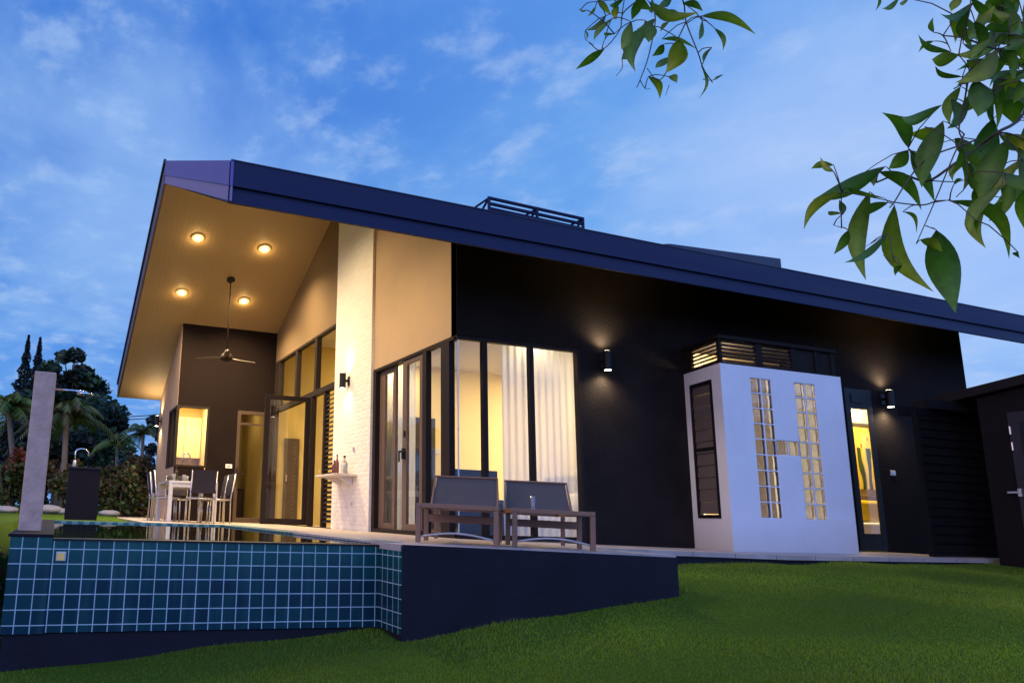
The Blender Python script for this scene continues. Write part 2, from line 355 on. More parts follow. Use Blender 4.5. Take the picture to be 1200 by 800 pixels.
M['lawn'] = lawnmat('lawn', (.030,.070,.005), (.085,.15,.012), (.045,.090,.008))

# ------------------------------------------------------------------ world: dusk sky with broken cloud
w = bpy.data.worlds.new('World'); sc.world = w; w.use_nodes = True
nt = w.node_tree; nt.nodes.clear()
wo = N(nt, 'ShaderNodeOutputWorld')
tc = N(nt, 'ShaderNodeTexCoord'); sp = N(nt, 'ShaderNodeSeparateXYZ'); L(nt, tc.outputs['Generated'], sp.inputs[0])
el = N(nt, 'ShaderNodeMapRange', interpolation_type='SMOOTHSTEP'); el.inputs['From Min'].default_value = 0; el.inputs['From Max'].default_value = .62; L(nt, sp.outputs[2], el.inputs['Value'])
base = mixc(nt, el.outputs[0], (.080,.310,.83), (.030,.170,.66))
# brighter to the right of the house
rx = N(nt, 'ShaderNodeMapRange', interpolation_type='SMOOTHSTEP'); rx.inputs['From Min'].default_value = .05; rx.inputs['From Max'].default_value = .75; L(nt, sp.outputs[0], rx.inputs['Value'])
base = mixc(nt, math_(nt, 'MULTIPLY', rx.outputs[0], .55), base, (.20,.49,.96))
# cloud coordinates on a plane overhead
zc = math_(nt, 'MAXIMUM', math_(nt, 'ADD', sp.outputs[2], .12), .05)
cx = math_(nt, 'DIVIDE', sp.outputs[0], zc); cy = math_(nt, 'DIVIDE', sp.outputs[1], zc)
cv = N(nt, 'ShaderNodeCombineXYZ'); L(nt, math_(nt, 'MULTIPLY', cx, 1.0), cv.inputs[0]); L(nt, math_(nt, 'MULTIPLY', cy, .8), cv.inputs[1])
c1 = N(nt, 'ShaderNodeTexNoise'); c1.inputs['Scale'].default_value = 1.7; c1.inputs['Detail'].default_value = 9; c1.inputs['Roughness'].default_value = .58; c1.inputs['Distortion'].default_value = .4; L(nt, cv.outputs[0], c1.inputs['Vector'])
c2 = N(nt, 'ShaderNodeTexNoise'); c2.inputs['Scale'].default_value = 6.5; c2.inputs['Detail'].default_value = 6; c2.inputs['Roughness'].default_value = .6; L(nt, cv.outputs[0], c2.inputs['Vector'])
cf = N(nt, 'ShaderNodeMapRange', interpolation_type='SMOOTHSTEP'); cf.inputs['From Min'].default_value = .38; cf.inputs['From Max'].default_value = .70; L(nt, math_(nt, 'ADD', math_(nt, 'MULTIPLY', c1.outputs['Fac'], .6), math_(nt, 'MULTIPLY', c2.outputs['Fac'], .4)), cf.inputs['Value'])
cloudy = mixc(nt, math_(nt, 'MULTIPLY', cf.outputs[0], .62), base, (.25,.47,.85))
df = N(nt, 'ShaderNodeMapRange', interpolation_type='SMOOTHSTEP'); df.inputs['From Min'].default_value = .52; df.inputs['From Max'].default_value = .25; L(nt, c1.outputs['Fac'], df.inputs['Value'])
cloudy = mixc(nt, math_(nt, 'MULTIPLY', df.outputs[0], .32), cloudy, (.055,.20,.68))
pk = N(nt, 'ShaderNodeMapRange', interpolation_type='SMOOTHSTEP'); pk.inputs['From Min'].default_value = .50; pk.inputs['From Max'].default_value = .72; L(nt, c2.outputs['Fac'], pk.inputs['Value'])
cloudy = mixc(nt, math_(nt, 'MULTIPLY', pk.outputs[0], .5), cloudy, (.40,.55,.88))
# afterglow behind and to the left of the photographer
gl = N(nt, 'ShaderNodeVectorMath', operation='DOT_PRODUCT'); gl.inputs[1].default_value = Vector((-.93,-.25,.22)).normalized()
L(nt, tc.outputs['Generated'], gl.inputs[0])
gm = N(nt, 'ShaderNodeMapRange', interpolation_type='SMOOTHSTEP'); gm.inputs['From Min'].default_value = .25; gm.inputs['From Max'].default_value = 1; L(nt, gl.outputs['Value'], gm.inputs['Value'])
cloudy = mixc(nt, math_(nt, 'MULTIPLY', gm.outputs[0], .85), cloudy, (.85,.66,.95))
bk = N(nt, 'ShaderNodeMapRange', interpolation_type='SMOOTHSTEP'); bk.inputs['From Min'].default_value = 0; bk.inputs['From Max'].default_value = -.8; L(nt, sp.outputs[1], bk.inputs['Value'])
cloudy = mixc(nt, math_(nt, 'MULTIPLY', bk.outputs[0], .8), cloudy, (.44,.80,2.1))
# pale cloud bank low on the left, and a pale patch at the far right
for dv, r0, r1, amt, colr in (((.02,.93,.37), .975, .995, .34, (.33,.53,.88)), ((.14,.91,.385), .975, .996, .35, (.33,.54,.94)), ((.80,.50,.33), .95, 1.0, .5, (.50,.64,.98))):
    dn = N(nt, 'ShaderNodeVectorMath', operation='DOT_PRODUCT'); dn.inputs[1].default_value = Vector(dv).normalized(); L(nt, tc.outputs['Generated'], dn.inputs[0])
    dm = N(nt, 'ShaderNodeMapRange', interpolation_type='SMOOTHSTEP'); dm.inputs['From Min'].default_value = r0; dm.inputs['From Max'].default_value = r1; L(nt, math_(nt, 'ADD', dn.outputs['Value'], math_(nt, 'MULTIPLY_ADD', c1.outputs['Fac'], .06, -.03)), dm.inputs['Value'])
    cloudy = mixc(nt, math_(nt, 'MULTIPLY', dm.outputs[0], amt), cloudy, colr)
below = N(nt, 'ShaderNodeMapRange'); below.inputs['From Min'].default_value = -.06; below.inputs['From Max'].default_value = 0; L(nt, sp.outputs[2], below.inputs['Value'])
cloudy = mixc(nt, below.outputs[0], (.03,.05,.06), cloudy)
bg = N(nt, 'ShaderNodeBackground'); L(nt, cloudy, bg.inputs[0]); bg.inputs[1].default_value = 1.0
sky = N(nt, 'ShaderNodeTexSky', sky_type='NISHITA'); sky.sun_disc = False; sky.sun_elevation = radians(1); sky.sun_rotation = radians(230)
bg2 = N(nt, 'ShaderNodeBackground'); L(nt, sky.outputs[0], bg2.inputs[0]); bg2.inputs[1].default_value = .03
ad = N(nt, 'ShaderNodeAddShader'); L(nt, bg.outputs[0], ad.inputs[0]); L(nt, bg2.outputs[0], ad.inputs[1]); L(nt, ad.outputs[0], wo.inputs[0])

def lamp(name, kind, loc, power, col=(1,.72,.38), parent=None, radius=.05, spot=None, blend=.5, rot=(0,0,0), size=None):
    d = bpy.data.lights.new(name, kind); d.energy = power; d.color = col
    if kind in ('POINT', 'SPOT'): d.shadow_soft_size = radius
    if kind == 'SPOT': d.spot_size = radians(spot); d.spot_blend = blend
    if kind == 'AREA': d.shape = 'RECTANGLE'; d.size, d.size_y = size
    o = bpy.data.objects.new(name, d); COL.objects.link(o); o.location = loc; o.rotation_euler = rot
    if parent: o.parent = parent
    return o
sun = bpy.data.lights.new('sun', 'SUN'); sun.energy = .38; sun.angle = radians(25); sun.color = (1,.70,.66)
so = bpy.data.objects.new('sun', sun); COL.objects.link(so)
so.rotation_euler = Vector((.86,.42,-.22)).to_track_quat('-Z', 'Y').to_euler()

# ------------------------------------------------------------------ ground
def smooth(a, b, x):
    t = min(1, max(0, (x-a)/(b-a))); return t*t*(3-2*t)
XS = [-30,-2,-.23,2.5,5.17,6.5,9,14,40]; ZS = [-1.3,-1.25,-1.11,-.865,-.545,-.43,-.40,-.40,-.40]
def lawn_z(x, y):
    z = float(np.interp(x, XS, ZS))+.07*(min(y, 6.4)-6)
    if y > 6.4: z += .02*min(y-6.4, 3)
    z += .008*sin(3.1*x+1.7*y)+.006*sin(5.3*x-2.9*y)
    if y > 6.2:                                        # the bank behind the pool rises to the upper lawn
        k = smooth(6.6, 8.6, y)*(1-smooth(-.55, -.32, x))
        if y > 12.2: k = max(k, (1-smooth(1.3, 1.9, x)))
        if y > 22: k = 1
        top = -.235+.30*smooth(9, 40, y)-.012*max(0, x)*0
        z = z+(top-z)*k
    if y > 60: z += 0
    return z
def ground():
    def axis(lo, hi, pts):
        a = set(pts)
        return sorted(a)
    xs = list(np.arange(-6, 18, .15)); xs = [-900,-400,-200,-100,-60,-40,-25,-15,-10]+xs+[20,25,40,60,100,200,400,900]
    ys = list(np.arange(-3, 14, .15)); ys = [-300,-100,-40,-20,-10,-6]+ys+[14,15,16,17,18,19,20,21.5,22.5,25,30,35,40,50,70,100,200,400,900]
    vs = [(x, y, lawn_z(x, y)) for y in ys for x in xs]; n = len(xs)
    fs = [(j*n+i, j*n+i+1, (j+1)*n+i+1, (j+1)*n+i) for j in range(len(ys)-1) for i in range(n-1)]
    mb = MB(); mb.add(vs, fs); return mb
tag(obj('lawn', ground(), M['lawn'], smooth=True), kind='structure')

# short grass blades over the near lawn
def grass():
    n = 420000
    u = rng.random(n); y = 2.2+5.0*u**1.25; x = rng.random(n)*(2.4+y*1.75)-.6+.05*y
    keep = np.ones(n, bool)
    keep &= ~((x > -.32) & (x < 2.53) & (y > 5.88)); keep &= ~((x > 2.5) & (x < 5.2) & (y > 5.45)); keep &= ~((x > 5.1) & (y > 6.72)); keep &= ~((x > 11.3) & (y < 6.65))
    x, y = x[keep], y[keep]; n = len(x)
    z = np.array([lawn_z(a, b) for a, b in zip(x, y)])
    h = .009+.012*rng.random(n); h *= .8+.5*np.sin(2.2*x+np.sin(1.7*y)*2)**2
    tall = rng.random(n) < .02; h[tall] *= 1.7
    wd_ = 1; edge = ((y > 6.62) & (x > 5.2)) | ((y > 5.36) & (y < 5.47) & (x > 2.4) & (x < 5.3)) | ((y > 5.78) & (x < 2.5)); h[edge] *= 1.25
    a = rng.random(n)*2*pi; wd = .0016+.0016*rng.random(n)
    lx = (rng.random(n)-.5)*.035; ly = (rng.random(n)-.5)*.035
    BIG = np.sin(.9*x+1.3*np.sin(.8*y+.5*x))+np.sin(1.7*y-.6*x+np.sin(2.3*x))+.7*np.sin(3.7*x+2.9*y+np.sin(4.1*y)); h *= (.9+.16*BIG)
    V = np.zeros((n, 3, 3), 'f')
    V[:,0] = np.stack([x-np.cos(a)*wd, y-np.sin(a)*wd, z-.004], 1)
    V[:,1] = np.stack([x+np.cos(a)*wd, y+np.sin(a)*wd, z-.004], 1)
    V[:,2] = np.stack([x+lx, y+ly, z+h], 1)
    me = bpy.data.meshes.new('grass'); me.vertices.add(3*n); me.loops.add(3*n); me.polygons.add(n)
    me.vertices.foreach_set('co', V.ravel())
    me.loops.foreach_set('vertex_index', np.arange(3*n, dtype='i'))
    me.polygons.foreach_set('loop_start', np.arange(0, 3*n, 3, dtype='i'))
    me.update()
    t = rng.random(n)
    c = np.stack([.085+.115*t, .215+.15*t, .006+.006*t], 1)
    big = np.sin(.9*x+1.3*np.sin(.8*y+.5*x))+np.sin(1.7*y-.6*x+np.sin(2.3*x))+.7*np.sin(3.7*x+2.9*y+np.sin(4.1*y))
    t = np.clip(t*.75+.10*big+.12, 0, 1.2); c = np.stack([.150+.185*t, .285+.20*t, .012+.012*t], 1)
    patch = (.85+.25*np.sin(1.3*x+.6*np.sin(2.1*y))*np.sin(1.9*y+x*.4))[:,None]; c = c*patch
    dry = rng.random(n) < np.clip(.05+.05*big, .01, .2); c[dry] = (.24,.20,.07)
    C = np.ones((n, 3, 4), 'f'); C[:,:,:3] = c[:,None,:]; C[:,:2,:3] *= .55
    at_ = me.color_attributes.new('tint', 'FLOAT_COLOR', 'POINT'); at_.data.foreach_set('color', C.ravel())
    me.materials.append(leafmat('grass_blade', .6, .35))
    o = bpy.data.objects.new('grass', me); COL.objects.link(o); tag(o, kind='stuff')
grass()

# ------------------------------------------------------------------ terrace and paths
def slab(mb, x0, x1, y0, y1, t=.05, top=0):
    c = [(x0,y0),(x1,y0),(x1,y1),(x0,y1)]
    a = [(x, y, floor_z(x, y)+top-t) for x, y in c]; b = [(x, y, floor_z(x, y)+top) for x, y in c]
    mb.prism(a, b)
mb = MB()
slab(mb, 2.53, 5.17, 5.478, 8.328); slab(mb, 2.75, 4.598, 8.332, 12.3); slab(mb, 1.3, 4.598, 12.45, 17.036)
slab(mb, 1.3, 2.356, 17.04, 21)
tag(obj('terrace', mb, M['paving']), kind='structure')
mb = MB(); slab(mb, 5.174, 8.0, 6.75, 8.326); slab(mb, 8.004, 11.9, 6.75, 8.326)
tag(obj('path', mb, M['paving']), kind='structure')
mb = MB(); mb.box(5.174, 11.34, 6.77, 6.9, -.55, floor_z(8, 6.8)-.052+.0)
mb.v = [(x, y, (floor_z(x, 6.8)-.052) if z > -.5 else z) for x, y, z in mb.v]
tag(obj('path_edge', mb, M['navy_render']), kind='structure')
rw = thing('retaining_wall', 'dark navy rendered retaining wall below the two loungers', 'wall', (3.8,5.5,-.7))
mb = MB()
def ring(x0, x1, y0, y1, zb, zt0, zt1): mb.prism([(x0,y0,zb),(x1,y0,zb),(x1,y1,zb),(x0,y1,zb)], [(x0,y0,zt0),(x1,y0,zt1),(x1,y1,zt1),(x0,y1,zt0)])
ring(2.536, 5.172, 5.47, 5.70, -1.1, floor_z(2.53,5.47)-.052, floor_z(5.17,5.47)-.052)
ring(4.95, 5.17, 5.702, 8.2, -1.1, floor_z(4.95,6)-.054, floor_z(5.17,6)-.054)
ring(2.536, 5.168, 5.462, 5.4695, -1.1, floor_z(2.53,5.47)+.001, floor_z(5.17,5.47)-.02)
obj('wall_face', mb, M['navy_render'], rw, bevel=.004)

# ------------------------------------------------------------------ swimming pool
pool = thing('swimming_pool', 'raised infinity pool faced with blue square tiles and white grout', 'swimming pool', (1.2,5.95,-1.1))
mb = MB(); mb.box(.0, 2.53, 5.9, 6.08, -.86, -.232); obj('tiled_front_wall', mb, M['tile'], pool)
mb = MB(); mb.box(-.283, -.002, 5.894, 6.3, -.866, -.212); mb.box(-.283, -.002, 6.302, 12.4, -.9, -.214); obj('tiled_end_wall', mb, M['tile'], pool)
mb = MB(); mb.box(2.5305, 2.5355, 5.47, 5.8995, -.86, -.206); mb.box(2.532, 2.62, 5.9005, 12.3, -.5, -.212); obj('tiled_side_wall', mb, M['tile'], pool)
mb = MB(); mb.box(0.0, 2.53, 5.888, 6.085, -.231, -.219); obj('overflow_gap_shadow', mb, M['black'], pool)  # black strip stands in for the shadow in the overflow gap
mb = MB(); mb.box(-.30, .0, 5.885, 12.45, -.211, -.190); obj('coping', mb, M['dark_stone'], pool, bevel=.004)
mb = MB(); mb.box(2.54, 2.75, 5.9, 12.28, -.209, -.196); mb.box(.0, 2.75, 12.285, 12.45, -.24, -.194); obj('mosaic_edge', mb, M['mosaic'], pool)
mb = MB(); mb.box(-.27, 2.54, 5.915, 6.3, -1.6, -.868); mb.box(-.27,-.05,6.3,12.4,-1.6,-.902); obj('plinth', mb, M['navy_render'], pool)
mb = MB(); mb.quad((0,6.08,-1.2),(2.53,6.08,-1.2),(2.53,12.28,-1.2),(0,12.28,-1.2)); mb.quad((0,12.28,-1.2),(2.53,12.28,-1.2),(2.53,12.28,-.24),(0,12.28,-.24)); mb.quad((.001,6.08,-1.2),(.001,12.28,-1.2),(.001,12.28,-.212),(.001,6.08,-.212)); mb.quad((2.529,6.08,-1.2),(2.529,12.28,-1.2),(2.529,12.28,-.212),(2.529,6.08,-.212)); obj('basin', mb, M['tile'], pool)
p = at(71.5, 651.5, 5.9); mb = MB(); mb.box(p.x-.035, p.x+.035, 5.885, 5.8995, p.z-.035, p.z+.035); lf = obj('pool_glint', mb, M['steel'], pool, bevel=.006)  # made-up square fitting that carries a bright glint on the tile face
mb = MB(); mb.box(p.x-.024, p.x+.024, 5.881, 5.8845, p.z-.024, p.z+.024); obj('lens', mb, emit('glint_glow', (1,.85,.5), .30), lf)  # the glint itself, a faintly emissive patch
mb = MB(); mb.quad((.0,6.07,-.2172),(2.53,6.07,-.2172),(2.53,12.29,-.2172),(.0,12.29,-.2172))
tag(obj('water', mb, M['water']), kind='structure')

# spout pillar on the pool end
b0, b1 = at(20.5,622.3,6.55), at(47.2,623.4,6.55)
zt = at(55,435.6,6.55).z
sp_ = thing('spout_pillar', 'pale pinkish stone pillar with a water spout standing on the pool edge', 'pillar', ((b0.x+b1.x)/2,6.6,-.19))
mb = MB(); mb.box(b0.x+.002, b1.x, 6.55, 6.76, -.1895, zt); obj('shaft', mb, M['stone'], sp_, bevel=.006)
a0 = at(66,456,6.65); a1 = at(100,458,6.65)
mb = MB(); mb.tube([(a0.x-.02,6.65,a0.z),(a1.x+.01,6.65,a0.z)], .008); sa = obj('spout_arm', mb, M['chrome'], sp_, smooth=True)
mb = MB(); mb.lathe([(.012,.0),(.02,-.012),(.065,-.02),(.068,-.034),(.06,-.036)], (a1.x,6.65,a0.z+.004)); obj('spout_head', mb, M['chrome'], sa, smooth=True)

# ------------------------------------------------------------------ the house
H = thing('house', 'modern single-storey dark house with large pitched overhanging roof and lit windows', 'house', (9,13,-.4))
X0 = 4.6; YF = 8.33
def ye(x): return 6.81+.0385*(x-1.2956)
XL, XLb, XR = 1.2956, 1.236, 16.6
ridge_y = 13.12
def roof_pts(x, xb, ztop, zr=5.79, back_top=3.25):
    return dict(e0=(x, ye(x), 2.94), e1=(x, ye(x), 3.357), r1=(x, ridge_y, ztop), r0=(x, ridge_y, zr), b0=(xb, 20.42, 2.873), b1=(xb, 20.42, back_top))
A = roof_pts(XL, XLb, 6.235); B = roof_pts(XR, XR, 5.95)
def soff(x, y):
    if y < ridge_y: return 2.94+(5.79-2.94)*(y-ye(x))/(ridge_y-ye(x))
    return 5.79+(2.873-5.79)*(y-ridge_y)/(20.42-ridge_y)
mb = MB()
ks = ['e0','e1','r1','b1','b0','r0']
def off(p, k):                                            # keep the roof body just inside its boards
    dx = .03
    return p
ra = [A[k] for k in ks]; rb = [B[k] for k in ks]
ra = [(x+.03, y+(.09 if k[0]=='e' else (-.05 if k[0]=='b' else 0)), z+(.02 if k[1]=='0' else -.01)) for (x,y,z), k in zip(ra, ks)]
rb = [(x-.03, y+(.09 if k[0]=='e' else (-.05 if k[0]=='b' else 0)), z+(.02 if k[1]=='0' else -.01)) for (x,y,z), k in zip(rb, ks)]
n = 6
mb.add(ra+rb, [(0,1,2,5),(5,2,3,4),(6,11,8,7),(11,10,9,8),(1,7,8,2),(2,8,9,3),(0,5,11,6),(5,4,10,11)])
roof = obj('roof', mb, M['roof'], H)
mb = MB()
def lerp(a, b, t): return tuple(a[i]+(b[i]-a[i])*t for i in range(3))
def dz(p, d): return (p[0], p[1], p[2]+d)
def dxy(p, dx=0, dy=0, d=0): return (p[0]+dx, p[1]+dy, p[2]+d)
mb.quad(dxy(A['r0'],.04), dxy(A['b0'],.04,-.05), dxy(B['b0'],-.04,-.05), dxy(B['r0'],-.04))
mb.quad(dxy(A['e0'],.04,.07), dxy(A['r0'],.04), dxy(B['r0'],-.04), dxy(B['e0'],-.04,.07))
obj('soffit', mb, M['soffit'], roof)
# fascia boards along the front eave: a deep upper board and a recessed lower one
def board(mb, p0, p1, q1, q0, t=(0,.03,0)):               # quad extruded by t
    a = [p0, p1, q1, q0]; mb.prism(a, [(v[0]+t[0], v[1]+t[1], v[2]+t[2]) for v in a])
mb = MB(); z1 = .158
board(mb, dz(A['e0'],z1), dz(B['e0'],z1), B['e1'], A['e1'], (0,.05,0))
fa = obj('fascia', mb, M['navy'], roof)
mb = MB(); board(mb, dxy(A['e0'],.001,.035), dxy(B['e0'],0,.035), dxy(B['e0'],0,.035,z1-.003), dxy(A['e0'],.001,.035,z1-.003), (0,.03,0)); obj('lower_fascia', mb, M['navy'], roof)
mb = MB(); board(mb, dxy(A['e1'],.002,-.008,.001), dxy(B['e1'],0,-.008,.001), dxy(B['e1'],0,-.008,.012), dxy(A['e1'],.002,-.008,.012), (0,.10,0)); obj('drip_edge', mb, M['roof'], roof)
# verge boards
mb = MB(); board(mb, dz(A['e0'],z1), dz(A['r0'],z1), A['r1'], A['e1'], (.03,0,0)); vb = obj('verge_board', mb, M['verge'], roof)
mb = MB(); board(mb, dxy(A['e0'],.012), dxy(A['r0'],.012), dxy(A['r0'],.012,0,z1-.004), dxy(A['e0'],.012,0,z1-.004), (.018,0,0)); obj('lower_verge_board', mb, M['verge_low'], roof)
mb = MB(); board(mb, A['r0'], A['b0'], A['b1'], A['r1'], (.03,0,0)); obj('verge_board', mb, M['verge_back'], roof)
mb = MB(); board(mb, dxy(A['r1'],-.035,0,-.05), dxy(A['b1'],-.035,0,-.05), dxy(A['b1'],-.035,.02,.03), dxy(A['r1'],-.035,0,.03), (.05,0,0)); obj('verge_flashing', mb, M['roof'], roof)
mb = MB(); board(mb, A['b0'], B['b0'], B['b1'], A['b1'], (0,-.03,0)); obj('back_fascia', mb, M['navy'], roof)

# walls ------------------------------------------------------------
def wall_x(mb, x0, x1, ys, zb, over=None):                # wall along y whose top follows the soffit
    ys = sorted(set(ys)); 
    for a, b in zip(ys[:-1], ys[1:]):
        zt = lambda y: (soff(x0, y)+.03 if over is None else over)
        mb.prism([(x0,a,zb),(x1,a,zb),(x1,b,zb),(x0,b,zb)], [(x0,a,zt(a)),(x1,a,zt(a)),(x1,b,zt(b)),(x0,b,zt(b))])
mb = MB(); wall_x(mb, X0, X0+.15, [YF+.004, 11.04], 2.30); obj('upper_wall', mb, M['beige'], H)
mb = MB(); wall_x(mb, X0, X0+.15, [12.75, ridge_y, 17.035], 3.50); obj('upper_wall', mb, M['taupe'], H)
mb = MB(); wall_x(mb, X0-.05, X0+.2, [11.04, 12.75], -.26); obj('brick_pillar', mb, M['brick'], H)
def wall_y(mb, xs, y0, y1, zb, zt=None):
    for a, b in zip(xs[:-1], xs[1:]):
        f = lambda x: (soff(x, y0)+.03 if zt is None else zt)
        mb.prism([(a,y0,zb),(b,y0,zb),(b,y1,zb),(a,y1,zb)], [(a,y0,f(a)),(b,y0,f(b)),(b,y1,f(b)),(a,y1,f(a))])
mb = MB()
wall_y(mb, [X0, 6.45], YF, YF+.15, 2.30); wall_y(mb, [6.452, 11.27], YF, YF+.15, -.45); wall_y(mb, [11.272, 11.848], YF, YF+.15, 2.18); wall_y(mb, [11.85, 12.30], YF, YF+.012, -.45); wall_y(mb, [12.302, 14.12], YF, YF+.15, -.45); wall_y(mb, [11.85, 12.30], YF+.0125, YF+.15, 2.18)
mb.box(13.97, 14.12, YF+.152, 20, -.45, 2.9)
obj('front_wall', mb, M['dark_paint'], H)
mb = MB()
KX = 2.36
# back wall of the patio with kitchen window and door openings
wall_y(mb, [KX, 3.74], 17.04, 17.19, 2.33); wall_y(mb, [KX+.0, 3.04], 17.04, 17.19, -.25, .96); wall_y(mb, [3.09, 3.738], 17.04, 17.19, -.25, 2.328); wall_y(mb, [3.74, 4.50], 17.04, 17.19, 2.31); wall_y(mb, [4.502, 4.598], 17.04, 17.19, -.25)
obj('back_wall', mb, M['brown_paint'], H)
mb = MB(); wall_x(mb, KX, KX+.15, [18.3, 20.3], -.25); wall_x(mb, KX, KX+.15, [17.192, 18.298], 2.33); wall_x(mb, KX, KX+.15, [17.192, 18.298], -.25, .96)
mb.v = [(x-.001, y, z) for x, y, z in mb.v]
mb.box(KX-.004, KX-.001, 17.038, 17.192, -.25, .96); mb.box(KX-.004, KX-.001, 17.038, 17.192, 2.33, 4.15)
obj('kitchen_wall', mb, M['beige'], H)
# interior shell
mb = MB()
mb.quad((8,8.49,-.3),(8,11.2,-.3),(8,11.2,2.6),(8,8.49,2.6))
mb.quad((X0+.16,11.2,-.3),(8,11.2,-.3),(8,11.2,2.6),(X0+.16,11.2,2.6))
obj('bedroom_wall', mb, M['cream'], H)
mb = MB()
mb.quad((X0+.16,11.32,-.3),(7.98,11.32,-.3),(7.98,11.32,4.1),(X0+.16,11.32,4.1)); mb.quad((X0+.0,17.2,-.3),(8,17.2,-.3),(8,17.2,4.1),(X0+.0,17.2,4.1)); mb.quad((7.98,11.3,-.3),(7.98,17.2,-.3),(7.98,17.2,4.1),(7.98,11.3,4.1))
obj('living_room_wall', mb, M['olive'], H)
mb = MB(); mb.quad((X0+.16,8.49,2.46),(8,8.49,2.46),(8,11.2,2.46),(X0+.16,11.2,2.46)); mb.quad((X0+.16,11.32,4.03),(8,11.32,4.03),(8,17.2,4.03),(X0+.16,17.2,4.03)); obj('interior_ceiling', mb, M['ceil'], H)
mb = MB(); mb.box(X0+.155, 8, 8.5, 17.19, -.40, -.235); mb.box(2.52, 4.59, 17.2, 20.2, -.40, -.21); mb.box(10.4,13.9,8.5,11,-.4,-.25); obj('interior_floor', mb, M['int_floor'], H)
mb = MB()
mb.quad((KX+.16,20.15,-.3),(3.42,20.15,-.3),(3.42,20.15,2.8),(KX+.16,20.15,2.8)); mb.quad((3.42,17.2,-.3),(3.42,20.15,-.3),(3.42,20.15,2.8),(3.42,17.2,2.8)); mb.quad((KX+.16,17.2,2.72),(3.42,17.2,2.72),(3.42,20.15,2.72),(KX+.16,20.15,2.72)); mb.quad((KX+.153,17.2,2.33),(KX+.153,20.15,2.33),(KX+.153,20.15,2.72),(KX+.153,17.2,2.72))
obj('kitchen_interior_wall', mb, M['cream'], H)
mb = MB(); mb.quad((3.46,20.1,-.3),(4.58,20.1,-.3),(4.58,20.1,2.8),(3.46,20.1,2.8)); mb.quad((3.46,17.2,-.3),(3.46,20.1,-.3),(3.46,20.1,2.8),(3.46,17.2,2.8)); mb.quad((4.58,17.2,-.3),(4.58,20.1,-.3),(4.58,20.1,2.8),(4.58,17.2,2.8)); mb.quad((3.46,17.2,2.7),(4.58,17.2,2.7),(4.58,20.1,2.7),(3.46,20.1,2.7))
obj('hall_wall', mb, M['olive'], H)
mb = MB(); mb.quad((10.4,9.35,-.3),(13.9,9.35,-.3),(13.9,9.35,2.5),(10.4,9.35,2.5)); mb.quad((10.4,8.49,-.3),(10.4,9.35,-.3),(10.4,9.35,2.5),(10.4,8.49,2.5)); mb.quad((13.9,8.49,-.3),(13.9,9.35,-.3),(13.9,9.35,2.5),(13.9,8.49,2.5)); mb.quad((10.4,8.49,2.45),(13.9,8.49,2.45),(13.9,9.35,2.45),(10.4,9.35,2.45)); obj('guest_room_wall', mb, M['cream'], H)

# corner window ------------------------------------------------------
def bars_y(mb, y0, y1, ys, zb, zt, x=X0, d=.07, w=.04):    # frame bars on a left-facing opening
    for a, b in ys: mb.box(x-.012, x+d, a, b, zb, zt)
    mb.box(x-.01, x+d-.002, y0+.001, y1-.001, zt+.001, zt+w); mb.box(x-.01, x+d-.002, y0+.001, y1-.001, zb-w, zb-.001)
mb = MB(); zb, zt = -.17, 2.245
bars_y(mb, 8.335, 9.288, [(8.52,8.75),(9.17,9.287)], zb, zt)
for a, b in ((4.965,5.03),(5.66,5.72),(6.40,6.447)): mb.box(a, b, YF-.012, YF+.07, zb, zt)
mb.box(X0-.01, 6.447, YF-.01, YF+.068, zt+.001, zt+.045); mb.box(X0-.01, 6.447, YF-.01, YF+.068, zb-.06, zb-.001)
cw = obj('corner_window', mb, M['bronze'], H, bevel=.003)
for p in [((X0+.03,8.335),(X0+.03,8.52)), ((X0+.03,8.75),(X0+.03,9.17)), ((X0+.031,YF+.03),(4.965,YF+.03)), ((5.03,YF+.03),(5.66,YF+.03)), ((5.72,YF+.03),(6.40,YF+.03))]:
    (xa,ya),(xb_,yb) = p; mb = MB(); mb.quad((xa,ya,zb),(xb_,yb,zb),(xb_,yb,zt),(xa,ya,zt)); obj('pane', mb, M['glass'], cw)
mb = MB(); mb.box(X0+.018, X0+.030, YF+.018, YF+.0295, zb, zt); obj('corner_joint', mb, M['steel'], cw)
# sliding door
mb = MB(); mb.box(X0-.012, X0+.11, 10.93, 11.036, -.23, 2.295); mb.box(X0-.011, X0+.109, 9.29, 10.929, 2.25, 2.294); mb.box(X0-.03, X0+.109, 9.29, 10.929, -.245, -.165)
sd = obj('sliding_door', mb, M['bronze'], H, bevel=.003)
for y0_, y1_, hand in ((10.33,10.925,0),(9.293,9.97,1)):
    mb = MB(); xx = X0+.012+(.05 if not hand else 0)
    s1 = .10 if not hand else .125
    mb.box(xx, xx+.045, y0_, y0_+s1, -.16, 2.245); mb.box(xx, xx+.045, y1_-.14 if hand else y1_-.20, y1_, -.16, 2.245); mb.box(xx+.001, xx+.044, y0_+s1, y1_-.14, 2.18, 2.245); mb.box(xx+.001, xx+.044, y0_+s1, y1_-.14, -.16, -.08)
    lf = obj('door_leaf', mb, M['bronze_light'], sd, bevel=.003)  # lighter bronze holds the warm light on these stiles in its colour
mb = MB(); mb.quad((X0+.08,10.43,-.1),(X0+.08,10.73,-.1),(X0+.08,10.73,2.2),(X0+.08,10.43,2.2)); obj('pane', mb, M['glass'], sd)
mb = MB(); mb.quad((X0+.03,9.418,-.1),(X0+.03,9.84,-.1),(X0+.03,9.84,2.2),(X0+.03,9.418,2.2)); mb.quad((X0+.085,9.95,-.1),(X0+.085,10.35,-.1),(X0+.085,10.35,2.2),(X0+.085,9.95,2.2)); obj('pane', mb, M['glass'], sd)
mb = MB(); hz = at(472,537,9.9).z*1.0
hp = ray(472,530); hp = hp*((X0-.02)/hp.x)
